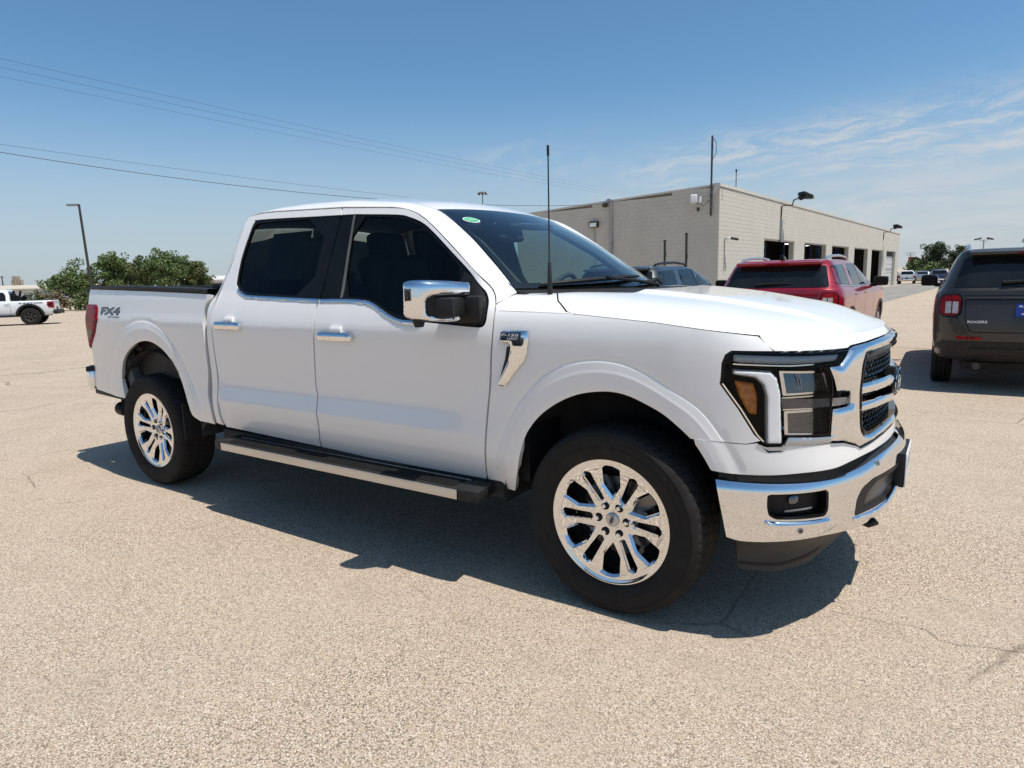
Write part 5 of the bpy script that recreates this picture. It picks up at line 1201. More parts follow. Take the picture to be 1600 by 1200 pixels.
# coping along both parapets
mesh_obj('parapet_coping', [(-.05, -.06, topz(0)-.10), (BLEN+.05, -.06, topz(BLEN)-.10), (BLEN+.05, -.06, topz(BLEN)+.06), (-.05, -.06, topz(0)+.06), (-.05, .30, topz(0)+.08), (BLEN+.05, .30, topz(BLEN)+.08), (BLEN+.05, .30, 5.0), (-.05, .30, 5.0)], [(0, 1, 2, 3), (3, 2, 5, 4), (4, 5, 6, 7), (0, 3, 4, 7), (1, 6, 5, 2)], trim_m, bl, False)
mesh_obj('parapet_coping', [(-.045, -.05, ltop(0)-.05), (-.045, BWID+.05, ltop(BWID)-.05), (-.045, BWID+.05, ltop(BWID)+.05), (-.045, -.05, ltop(0)+.05), (.28, -.05, ltop(0)+.065), (.28, BWID+.05, ltop(BWID)+.065), (.28, BWID+.05, 4.9), (.28, -.05, 4.9)], [(0, 3, 2, 1), (3, 4, 5, 2), (4, 7, 6, 5)], trim_m, bl, False)
# bay jambs and the shut white door
for i, (a, b) in enumerate(bays):
    bm = bmesh.new()
    for s in (a+.02, b-.02): add_box(bm, (s, .16, (BAYT+BG)/2), (.05, .29, BAYT-BG))
    add_box(bm, ((a+b)/2, .16, BAYT-.03), (b-a, .29, .06)); bm_obj('bay_jamb', bm, paint_blk, bl)
dm = noisy('white_door_panel', (.60, .60, .58), (.54, .54, .52), 2, .5)
dr_ = bpy.data.objects.new('bay_door', None); link(dr_, bl)
for k in range(8):
    z0 = -.68+k*.49; box('door_panel', ((bays[5][0]+bays[5][1])/2, .30+.004*(k % 2), z0+.24), (6.6, .05, .47), dm if k != 7 else inner_dark, dr_, bev=.012)
for k in range(6): box('door_window', (bays[5][0]+.9+k*.95, .270, -.68+3*.49+.40), (.5, .02, .10), black_gloss, dr_)
# roof junk: thin aerials
for s, w_, h in ((13, 6, 4.0), (24, 5, 1.6)):
    pass
def onb(s, w_, z): return tuple(BM @ Vector((s, w_, z)))
def thing1(o, label, cat, group=None): return tag(o, label, cat, group)
def flood(s, z, label, big=True):
    t = bpy.data.objects.new('flood_light', None); COL.objects.link(t); t.matrix_world = BM @ Matrix.Translation((s, -.05, z)); tag(t, label, 'flood light', 'flood lights on the workshop front')
    tube('bracket', [(0, 0, -.6), (0, -.02, .15), (.10, -.15, .22), (.35, -.55, .22), (.38, -.60, .50), (.55, -.80, .62)], .045, dark_steel, t, 8)
    bm = bmesh.new(); add_box(bm, (.85, -1.15, .78), (.70, .62, .20), rotm(z=-40, y=22), .05); add_tube(bm, [(.62, -.88, .62), (.80, -1.05, .74)], [.16, .2], 8); bm_obj('lamp_housing', bm, black_plastic, t, True, 40)
    bm = bmesh.new(); add_box(bm, (1.20, -1.38, .70), (.012, .50, .34), rotm(z=-40, y=-35), .0); bm_obj('lamp_lens', bm, lens_lit, t)
    if big:
        bm = bmesh.new(); add_box(bm, (.02, -.01, -1.30), (.26, .16, 1.35), None, .02); bm_obj('conduit_box', bm, galv, t, True, 40)
    return t
flood(10.45, 5.15, 'black flood light on a bracket above the nearest open bay')
flood(49.1, 5.0, 'small distant flood light near the far end of the workshop wall', False)
tubes = principled('tube_lamp', (.8, .8, .78), .4, emit=(1, .97, .9), es=4.0)
for i, (a, b) in enumerate(bays[:5]):
    box('ceiling_lamp', ((a+b)/2+.6, 3.2+.5*(i % 2), 3.9), (1.6, .12, .06), tubes, bl); box('ceiling_lamp', ((a+b)/2-1.2, 6.5, 4.0), (1.6, .12, .06), tubes, bl)
    for sx in (a+1.6, b-1.6): box('lift_post', (sx, 4.2, 1.6), (.28, .35, 4.2), noisy('lift_blue', (.02, .04, .12), (.03, .05, .15), 2, .5) if 'lift_blue' not in MATS else MATS['lift_blue'], bl, bev=.02)
    box('work_bench', ((a+b)/2, 10.9, .3), (3.5, .8, 1.1), galv, bl, bev=.02)
t = bpy.data.objects.new('wall_light', None); COL.objects.link(t); t.matrix_world = BM @ Matrix.Translation((-.04, 6.94, 4.22)); tag(t, 'square wall light on the shaded end wall beside the service mast', 'wall light')
bm = bmesh.new(); add_box(bm, (-.10, 0, 0), (.20, .55, .32), rotm(y=12), .02); bm_obj('lamp_housing', bm, dark_steel, t, True, 40); box('lamp_lens', (-.205, 0, -.03), (.012, .42, .22), lens_lit, t, rotm(y=12)); tube('conduit', [(-.04, 0, -.15), (-.04, 0, -3)], .02, galv, t, 6)
t = bpy.data.objects.new('service_mast', None); COL.objects.link(t); t.matrix_world = BM @ Matrix.Translation((-.10, 5.9, 0)); tag(t, 'galvanised electrical service mast with weatherhead on the shaded end wall', 'service mast')
tube('mast_pipe', [(0, 0, -.5), (0, 0, 5.28), (-.05, .05, 5.38)], .065, galv, t, 10); box('weatherhead', (-.06, .08, 5.40), (.20, .24, .20), galv, t, bev=.05); box('insulator_box', (-.02, .35, 5.20), (.16, .25, .22), dark_steel, t, bev=.03); box('strap', (0, 0, 3.2), (.18, .18, .05), galv, t)
t = bpy.data.objects.new('aerial_pole', None); COL.objects.link(t); t.matrix_world = BM @ Matrix.Translation((-.10, .37, 0)); tag(t, 'tall thin aerial pole strapped to the end wall at the building corner', 'aerial')
tube('pole', [(0, 0, 4.2), (0, 0, 7.95)], .05, dark_steel, t, 8); tube('aerial_cable', [(0, 0, 7.9), (-.05, -.22, 7.6), (-.05, -.22, 7.1), (0, 0, 6.8)], .014, wire_m, t, 5); box('strap', (.03, 0, 4.6), (.14, .14, .05), galv, t); box('strap', (.03, 0, 5.3), (.14, .14, .05), galv, t)
t = bpy.data.objects.new('wall_transmitter', None); COL.objects.link(t); t.matrix_world = BM @ Matrix.Translation((-.10, 1.0, 4.93)); tag(t, 'white dish shaped wireless bridge with a loop of cable beside the aerial pole', 'wireless bridge')
box('mount_arm', (-.1, 0, -.1), (.25, .05, .05), galv, t); 
bm = bmesh.new(); add_box(bm, (-.28, .14, .12), (.12, .34, .42), rotm(z=25), .06, 3); add_box(bm, (-.25, -.16, .05), (.10, .14, .30), rotm(z=-20), .03); bm_obj('panel', bm, cam_white, t, True, 40)
tube('loop_cable', [(-.1, -.1, -.05), (-.1, -.3, -.25), (-.05, -.45, -.1), (0, -.55, .0)], .014, wire_m, t, 5); box('junction_box', (-.05, 0, -.38), (.08, .12, .18), dark_steel, t, bev=.01)
t = bpy.data.objects.new('security_camera', None); COL.objects.link(t); t.matrix_world = BM @ Matrix.Translation((.75, -.05, 3.1)); tag(t, 'small dark security camera on the sunlit wall beside the corner', 'security camera')
tube('camera_arm', [(0, 0, -.05), (0, -.12, 0), (.18, -.30, .02)], .03, galv, t, 6); tube('camera_body', [(.12, -.26, .02), (.42, -.52, -.05)], .07, dark_steel, t, 10); tube('conduit', [(0, -.01, 0), (0, -.01, -1.6)], .02, galv, t, 5)
# roof aerial behind the parapet
t = empty('roof_aerial_mast', onb(8.2, 2.0, 5.05)); tag(t, 'thin aerial rising behind the parapet of the workshop roof', 'aerial'); tube('pole', [(0, 0, 0), (0, 0, 2.3)], .025, dark_steel, t, 6); box('aerial_head', (0, 0, 2.36), (.10, .10, .14), dark_steel, t, bev=.02)
t = empty('roof_vent', onb(14.0, 2.2, 5.05)); tag(t, 'small vent cowl showing over the workshop parapet', 'vent'); tube('vent_pipe', [(0, 0, 0), (0, 0, .80)], .10, galv, t, 8); lathe('vent_cap', [(.02, .95), (.22, .86), (.24, .80), (.10, .80)], galv, t, 16, 'Z')
# two free-standing dark posts in front of the end wall
for (P, h, lb) in (((-10.2, 26.3), 3.15, 'dark steel post in front of the shaded end wall farther from its corner'), ((-8.9, 25.5), 3.35, 'dark steel post with a small box in front of the shaded wall near its corner')):
    t = empty('steel_post', (*P, float(gz(*P)))); tag(t, lb, 'post', 'posts before the end wall'); tube('post', [(0, 0, -.1), (0, 0, h)], .055, bollard_m, t, 8); box('post_cap', (0, 0, h+.02), (.13, .13, .05), bollard_m, t, bev=.01); box('post_box', (.05, -.08, h-.95 if 'small box' in lb else h-.6), (.10, .08, .22), dark_steel, t, bev=.01)
# ------------------------------------------------------------------ generic car bodies from rounded plan rings
def ring_pts(z, xf, xr, w_, rf, rr):
    pts = []
    rf, rr = min(rf, w_*.9), min(rr, w_*.9)
    for t in np.linspace(0, 1, 5)[:-1]: pts.append((xr, -w_+rr+(2*w_-2*rr)*(1-t)))      # rear, from left to right (y + to -)
    for a in np.linspace(0, math.pi/2, 5)[:-1]: pts.append((xr+rr-rr*math.cos(a), -w_+rr-rr*math.sin(a)))
    for t in np.linspace(0, 1, 11)[:-1]: pts.append((xr+rr+(xf-rf-xr-rr)*t, -w_))
    for a in np.linspace(0, math.pi/2, 5)[:-1]: pts.append((xf-rf+rf*math.sin(a), -w_+rf-rf*math.cos(a)))
    for t in np.linspace(0, 1, 5)[:-1]: pts.append((xf, -w_+rf+(2*w_-2*rf)*t))
    for a in np.linspace(0, math.pi/2, 5)[:-1]: pts.append((xf-rf+rf*math.cos(a), w_-rf+rf*math.sin(a)))
    for t in np.linspace(0, 1, 11)[:-1]: pts.append((xf-rf-(xf-rf-xr-rr)*t, w_))
    for a in np.linspace(0, math.pi/2, 5)[:-1]: pts.append((xr+rr-rr*math.sin(a), w_-rr+rr*math.cos(a)))
    return [(x, y, z) for x, y in pts]
def ring_body(rings):
    rows = [ring_pts(*r) for r in rings]; n = len(rows[0]); V = [p for r in rows for p in r]; F_ = []
    for i in range(len(rows)-1):
        for j in range(n): F_.append((i*n+j, i*n+(j+1) % n, (i+1)*n+(j+1) % n, (i+1)*n+j))
    F_.append(tuple(range(n))[::-1]); F_.append(tuple(range((len(rows)-1)*n, len(rows)*n)))
    bm = bmesh.new(); vs_ = [bm.verts.new(p) for p in V]
    for f in F_: bm.faces.new([vs_[i] for i in f])
    bmesh.ops.recalc_face_normals(bm, faces=bm.faces)
    return bm
def shaped(bm, mats, cutters=None, levels=2):
    """smooth the cage, cut wheel openings, return mesh + BVH of the uncut skin"""
    me = bpy.data.meshes.new('body'); bm.to_mesh(me); bm.free(); smooth(me)
    for m in mats: me.materials.append(m)
    o = bpy.data.objects.new('body', me); COL.objects.link(o)
    md = o.modifiers.new('s', 'SUBSURF'); md.levels = levels; md.render_levels = levels
    dg = bpy.context.evaluated_depsgraph_get(); dg.update(); ev = o.evaluated_get(dg); m1 = bpy.data.meshes.new_from_object(ev)
    bv = BVHTree.FromPolygons([v.co.copy() for v in m1.vertices], [tuple(p.vertices) for p in m1.polygons])
    o.modifiers.clear(); o.data = m1
    if cutters:
        cb = bmesh.new()
        for (c, r_, d) in cutters: bmesh.ops.create_cone(cb, cap_ends=True, segments=40, radius1=r_, radius2=r_, depth=d, matrix=Matrix.Translation(Vector(c)) @ rotm(x=90))
        cm = bpy.data.meshes.new('cut'); cb.to_mesh(cm); cb.free()
        for m in mats: cm.materials.append(m)
        for p in cm.polygons: p.material_index = 1
        co = bpy.data.objects.new('cut', cm); COL.objects.link(co)
        md = o.modifiers.new('b', 'BOOLEAN'); md.operation = 'DIFFERENCE'; md.object = co; md.solver = 'EXACT'
        dg = bpy.context.evaluated_depsgraph_get(); dg.update(); m2 = bpy.data.meshes.new_from_object(o.evaluated_get(dg)); o.modifiers.clear(); o.data = m2
        bpy.data.objects.remove(co)
    me = o.data; smooth(me); me.set_sharp_from_angle(angle=R(42)); bpy.data.objects.remove(o)
    return me, bv
AX = {'right': (Vector((0, -3, 0)), Vector((0, 1, 0)), (0, 2)), 'left': (Vector((0, 3, 0)), Vector((0, -1, 0)), (0, 2)), 'rear': (Vector((-6, 0, 0)), Vector((1, 0, 0)), (1, 2)), 'front': (Vector((6, 0, 0)), Vector((-1, 0, 0)), (1, 2)), 'top': (Vector((0, 0, 4)), Vector((0, 0, -1)), (0, 1))}
def cpatch(name, bv, side, poly, mat, parent, lift=.004, h=.06, holes=(), th=.004, verts=None):
    """panel, window or lamp laid on a car's skin, cut to poly in the side's own plane"""
    org, d, (i, j) = AX[side]
    if verts is None: v, f = triangulate(poly, holes, h)
    else: v, f = verts
    P, Nn, ok = [], [], []
    for p in v:
        o = org.copy(); o[i] = p[0]; o[j] = p[1]; hit = bv.ray_cast(o, d)
        if hit[0] is None: P.append((0, 0, 0)); Nn.append((0, 0, 0)); ok.append(False); continue
        P.append(tuple(hit[0]+hit[1]*lift)); Nn.append(tuple(hit[1])); ok.append(True)
    fs = []
    for t in f:
        if not all(ok[k] for k in t): continue
        a, b, c = (Vector(P[k]) for k in (t[0], t[1], t[2])); t = tuple(int(k) for k in t)
        fs.append(t if (b-a).cross(c-a).dot(d) < 0 else t[::-1])
    return mesh_obj(name, P, fs, mat, parent, True)
def cletter(name, bv, side, s, quad, mat, parent, flip=False, lift=.008, **k):
    v, f = text_mesh(s, **k); a0, a1, b0, b1 = quad
    x = v[:, 0] if not flip else 1-v[:, 0]
    return cpatch(name, bv, side, None, mat, parent, lift, verts=(np.stack([a0+x*(a1-a0), b0+v[:, 1]*(b1-b0)], 1), f))
WM = {}
def simple_wheel(parent, x, y, r, wd, rim_r, style, rim_mat):
    key = (round(r, 3), wd, rim_r, style)
    wh = empty('wheel', (x, y, r-.004), 0 if y < 0 else math.pi, parent)
    if key not in WM:
        o1 = lathe('tyre', [(rim_r, -wd/2+.03), (rim_r+.02, -wd/2+.006), (r-.06, -wd/2), (r-.022, -wd/2+.012), (r-.004, -wd/2+.035), (r, -wd/4), (r-.012, -wd/4+.006), (r-.012, -wd/4+.016), (r, -wd/4+.022), (r, -.012), (r-.012, -.008), (r-.012, .008), (r, .012), (r, wd/4-.022), (r-.012, wd/4-.016), (r-.012, wd/4-.006), (r, wd/4), (r-.004, wd/2-.035), (r-.022, wd/2-.012), (r-.06, wd/2), (rim_r, wd/2-.03)], rubber, None, 56)
        o2 = lathe('rim', [(.0, -wd/2+.045), (.055, -wd/2+.04), (.06, -wd/2+.06), (rim_r*.5, .02), (rim_r-.03, .02), (rim_r-.022, -wd/2+.03), (rim_r-.004, -wd/2+.018), (rim_r+.008, -wd/2+.016), (rim_r+.008, 0)], rim_mat, None, 48)
        bm = bmesh.new()
        for k in range(style):
            a = 2*math.pi*k/style
            for q in (-.10, .10): add_box(bm, (rim_r*.52*math.cos(a+q*.8), -wd/2+.045, rim_r*.52*math.sin(a+q*.8)), (rim_r*.9, .03, .042), Matrix.Rotation(-(a+q*1.0), 4, 'Y'), .006, 1)
        o3 = bm_obj('wheel_spokes', bm, rim_mat, None, True, 40)
        WM[key] = (o1.data, o2.data, o3.data)
        for o in (o1, o2, o3): bpy.data.objects.remove(o)
    for nm, me in zip(('tyre', 'rim', 'wheel_spokes'), WM[key]): link(bpy.data.objects.new(nm, me), wh)
    return wh
def mirror_y(poly): return [(-a, b) for a, b in poly]
SUV_RINGS0 = [(.26, 2.20, -2.26, .86, .40, .30), (.34, 2.40, -2.44, .95, .45, .34), (.48, 2.50, -2.52, .985, .48, .36), (.66, 2.52, -2.525, .995, .50, .36), (.80, 2.50, -2.50, 1.0, .50, .34), (.95, 2.46, -2.47, .995, .52, .32), (1.03, 2.38, -2.455, .975, .55, .32), (1.075, 2.22, -2.45, .955, .6, .30), (1.085, 1.30, -2.445, .945, .5, .30),
             (1.12, 1.02, -2.43, .925, .34, .28), (1.22, .84, -2.385, .895, .32, .26), (1.40, .47, -2.285, .835, .32, .24), (1.55, .14, -2.20, .78, .32, .22), (1.615, -.06, -2.185, .745, .32, .20), (1.645, -.22, -2.20, .70, .32, .16), (1.660, -.5, -2.05, .60, .3, .2), (1.668, -.8, -1.7, .42, .2, .2)]
_zm = ([0, .26, .34, .48, .55, .66, .72, .745, .80, .95, 1.02, 1.085, 1.13, 1.22, 1.55, 1.70], [0, .33, .40, .55, .64, .77, .85, .895, .945, 1.075, 1.135, 1.19, 1.225, 1.29, 1.565, 1.70])
def zm(z): return float(np.interp(z, *_zm))
SUV_RINGS = [(zm(r[0]),)+tuple(r[1:]) for r in SUV_RINGS0]
def suv(name, loc, yaw, paint, label, badge=None, plate=True, rails=True, rail_mat=None, roof_mat=None):
    t = empty(name, (*loc, float(gz(*loc))), R(yaw)); tag(t, label, 'SUV', 'SUVs parked nose in before the workshop')
    def cpatch(nm, bv_, side_, poly, *a, **k): return globals()['cpatch'](nm, bv_, side_, [(p[0], zm(p[1])) for p in poly] if nm != 'wheel_arch_trim' else poly, *a, **(dict(k, holes=[[(p[0], zm(p[1])) for p in q] for q in k['holes']]) if 'holes' in k else k))
    def cletter(bv_, s_, q, *a, **k): return globals()['cletter']('lettering', bv_, 'rear', s_, (q[0], q[1], zm(q[2]), zm(q[3])), *a, **k)
    wx, wz, wr = 1.53, .385, .385
    cuts = [((sx*wx-.0, sy*.93, .40), .445, .62) for sx in (1, -1) for sy in (1, -1)]
    key = ('suv', paint.name)
    me, bv = shaped(ring_body(SUV_RINGS), [paint, liner], cuts)
    link(bpy.data.objects.new('body', me), t)
    for side, sg in (('right', -1), ('left', 1)):
        for poly, nm in (([(.62, 1.13), (.34, 1.40), (.10, 1.55), (-.12, 1.575), (-.28, 1.575), (-.30, 1.13)], 'front_side_window'), ([(-.36, 1.13), (-.36, 1.58), (-1.12, 1.575), (-1.20, 1.13)], 'rear_side_window'), ([(-1.40, 1.15), (-1.33, 1.565), (-1.80, 1.555), (-2.06, 1.54), (-2.12, 1.53), (-2.25, 1.19)] if paint is red_paint else [(-1.40, 1.15), (-1.33, 1.565), (-1.80, 1.555), (-2.06, 1.53), (-2.13, 1.19)], 'quarter_window')):
            cpatch(nm, bv, side, roundp(poly, .04), dark_glass2, t, .004, .10)
        cpatch('window_trim', bv, side, [(.74, 1.105), (.72, 1.125), (-1.2, 1.122), (-2.16, 1.165), (-2.16, 1.145), (-1.2, 1.10)], satin if paint is not dark_paint else black_gloss, t, .006, .12)
        for pp in ([(-.27, 1.13), (-.27, 1.58), (-.37, 1.58), (-.37, 1.13)], [(-1.19, 1.13), (-1.11, 1.58), (-1.34, 1.575), (-1.41, 1.14)]): cpatch('pillar_cover', bv, side, pp, black_gloss if pp[0][0] > -.5 else paint, t, .006, .1)
        cpatch('side_cladding', bv, side, [(1.05, .30), (1.05, .42), (-1.05, .42), (-1.05, .30)], black_plastic, t, .006, .12)
        for sx in (1, -1):
            ar = [(sx*wx+.50*math.cos(a), .40+.50*math.sin(a)) for a in np.linspace(.04, math.pi-.04, 24)]+[(sx*wx+.446*math.cos(a), .40+.446*math.sin(a)) for a in np.linspace(math.pi-.04, .04, 24)]
            cpatch('wheel_arch_trim', bv, side, ar, black_plastic, t, .008, .05)
        for xh in (-.12, -1.02): cpatch('door_handle', bv, side, roundp([(xh-.11, .93), (xh+.11, .935), (xh+.11, .965), (xh-.11, .96)], .01), paint, t, .030, .04)
        for xs in (.72, -.33, -1.30): cpatch('door_gap', bv, side, [(xs-.004, .44), (xs+.004, .44), (xs+.004, 1.10), (xs-.004, 1.10)], black_plastic, t, .0015, .1)
        mo = empty('door_mirror', (.62, sg*.97, 1.20), 0, t)
        bm = bmesh.new(); add_box(bm, (0, sg*.14, .06), (.14, .24, .17), rotm(z=sg*-8), .05, 3); bm_obj('mirror_shell', bm, black_gloss, mo, True, 40); box('mirror_foot', (.03, sg*.01, -.01), (.10, .12, .06), black_plastic, mo, bev=.02); box('mirror_glass', (-.075, sg*.145, .06), (.006, .20, .13), black_gloss, mo, rotm(z=sg*-8))
        # lamps
        tl_ = roundp([(sg*.895, 1.015), (sg*.735, 1.020), (sg*.705, .985), (sg*.710, .80), (sg*.75, .755), (sg*.88, .76), (sg*.915, .80), (sg*.915, .96)], .03)
        tl = cpatch('tail_light', bv, 'rear', tl_, tail_red, t, .012, .05)
        for k in (0, 1): cpatch('reversing_bar', bv, 'rear', roundp([(sg*(.728+.070*k), .785), (sg*(.728+.070*k), .935), (sg*(.786+.070*k), .935), (sg*(.786+.070*k), .785)], .008), tail_clear, tl, .018, .05)
        cpatch('lamp_surround', bv, 'rear', roundp([(sg*.905, 1.030), (sg*.72, 1.035), (sg*.688, .985), (sg*.692, .78), (sg*.74, .735), (sg*.89, .74), (sg*.932, .79), (sg*.932, .97)], .03), black_gloss, t, .006, .05)
        cpatch('reflector', bv, 'rear', roundp([(sg*.73, .548), (sg*.47, .545), (sg*.47, .572), (sg*.73, .578)], .008), tail_red, t, .010, .06)
        cpatch('headlight', bv, 'front', roundp([(sg*.50, .86), (sg*.90, .84), (sg*.90, .98), (sg*.55, .96)], .03), proj_lens, t, .008, .06)
        if rails:
            tube('roof_rail', [(-.30, sg*.66, 1.645), (-.42, sg*.655, 1.70), (-.9, sg*.65, 1.725), (-1.5, sg*.65, 1.715), (-1.92, sg*.655, 1.68), (-2.04, sg*.66, 1.63)], [.022, .024, .024, .024, .024, .02], rail_mat or satin, t, 8)
    rw = cpatch('rear_window', bv, 'rear', roundp([(-.80, 1.13), (.80, 1.13), (.70, 1.545), (-.70, 1.545)], .05), dark_glass2, t, .006, .07)
    sp = box('rear_spoiler', (-2.22, 0, 1.615), (.20, 1.30, .04), paint, t, rotm(y=-6), .015, 3)
    box('high_brake_lamp', (-2.315, 0, 1.598), (.012, .34, .018), tail_red, sp)
    cpatch('tailgate_band', bv, 'rear', roundp([(-.66, .955), (.66, .955), (.66, 1.015), (-.66, 1.015)], .01), black_gloss if paint is not red_paint else paint, t, .010, .06)
    cpatch('tailgate_bar', bv, 'rear', roundp([(-.66, .968), (.66, .968), (.66, 1.004), (-.66, 1.004)], .01), grey_dark if paint is grey_paint else tail_red, t, .014, .06)
    gp_ = [(-.665, .72), (-.60, .615), (.60, .615), (.665, .72)]
    cpatch('tailgate_gap', bv, 'rear', [(.655, 1.04), (.645, .735), (.60, .64), (.55, .622), (-.55, .622), (-.60, .64), (-.645, .735), (-.655, 1.04), (-.667, 1.04), (-.658, .73), (-.61, .632), (-.55, .610), (.55, .610), (.61, .632), (.658, .73), (.667, 1.04)], black_plastic, t, .003, .05)
    cpatch('rear_bumper', bv, 'rear', roundp([(-.95, .36), (.95, .36), (.955, .47), (.90, .53), (-.90, .53), (-.955, .47)], .04), black_plastic, t, .008, .06)
    cpatch('bumper_insert', bv, 'rear', roundp([(-.62, .33), (.62, .33), (.58, .47), (-.58, .47)], .03), black_plastic, t, .016, .06)
    cpatch('skid_plate', bv, 'rear', roundp([(-.60, .29), (.60, .29), (.56, .325), (-.56, .325)], .01), satin, t, .024, .06)
    wp_ = tube('rear_wiper', [(-2.38, .30, 1.265), (-2.425, .30, 1.275), (-2.415, .0, 1.295), (-2.40, -.25, 1.285)], [.022, .018, .012, .008], black_plastic, t, 6)
    cpatch('windshield', bv, 'front', roundp([(-.80, 1.14), (.80, 1.14), (.68, 1.58), (-.68, 1.58)], .05), dark_glass2, t, .006, .1)
    cpatch('front_grille', bv, 'front', roundp([(-.48, .55), (.48, .55), (.52, .93), (-.52, .93)], .04), black_plastic, t, .008, .1)
    box('undertray', (0, 0, .33), (4.3, 1.3, .16), under, t, bev=.02)
    tube('exhaust_tip', [(-2.30, .50, .34), (-2.50, .50, .33)], .04, dark_steel, t, 12); tube('exhaust_tip', [(-2.30, -.50, .335), (-2.50, -.50, .33)], .04, dark_steel, t, 12)
    box('roof_fin', (-1.95, 0, 1.69), (.20, .05, .08), black_gloss, t, rotm(y=14), .02, 3)
    if plate:
        pl = cpatch('plate', bv, 'rear', roundp([(-.155, .745), (.155, .745), (.155, .905), (-.155, .905)], .008), plate_blue if badge else mat_white, t, .016, .08)
        if badge:
            cletter(bv, 'ROGERS', (.125, -.125, .858, .885), mat_white, pl, lift=.020)
            cpatch('plate_oval', bv, 'rear', ell((0, .825), .065, .020, 24), mat_white, pl, .019, .05, holes=[ell((0, .825), .060, .016, 24)])
            cletter(bv, '806', (.10, -.10, .768, .790), mat_white, pl, lift=.020)
            cletter(bv, badge, (.625, .425, .700, .720), mat_white, t, lift=.006, offset=.02)
    for sx in (1, -1):
        for sy in (1, -1): simple_wheel(t, sx*wx, sy*.86, wr, .245, .255, 5, satin if sx else satin)
    return t
dark_glass2 = noisy('dark_car_glass', (.008, .009, .010), (.012, .013, .014), 3, .03, spec=.4)
grey_dark = noisy('dark_grey_moulding', (.030, .028, .026), (.038, .036, .033), 5, .35)
gsuv = suv('parked_suv', (1.83, 8.25), 90.8, grey_paint, 'dark warm grey SUV at the right frame edge with a blue plate', 'ROGERS'); gsuv.scale = (1, .92, 1)
suv('parked_suv', (-1.16, 10.2), 87.4, red_paint, 'bright red metallic SUV with silver roof rails behind the pickup bonnet')
suv('parked_suv', (-4.15, 10.3), 89.2, dark_paint, 'dark blue grey SUV half hidden behind the pickup windshield base', rail_mat=black_gloss)
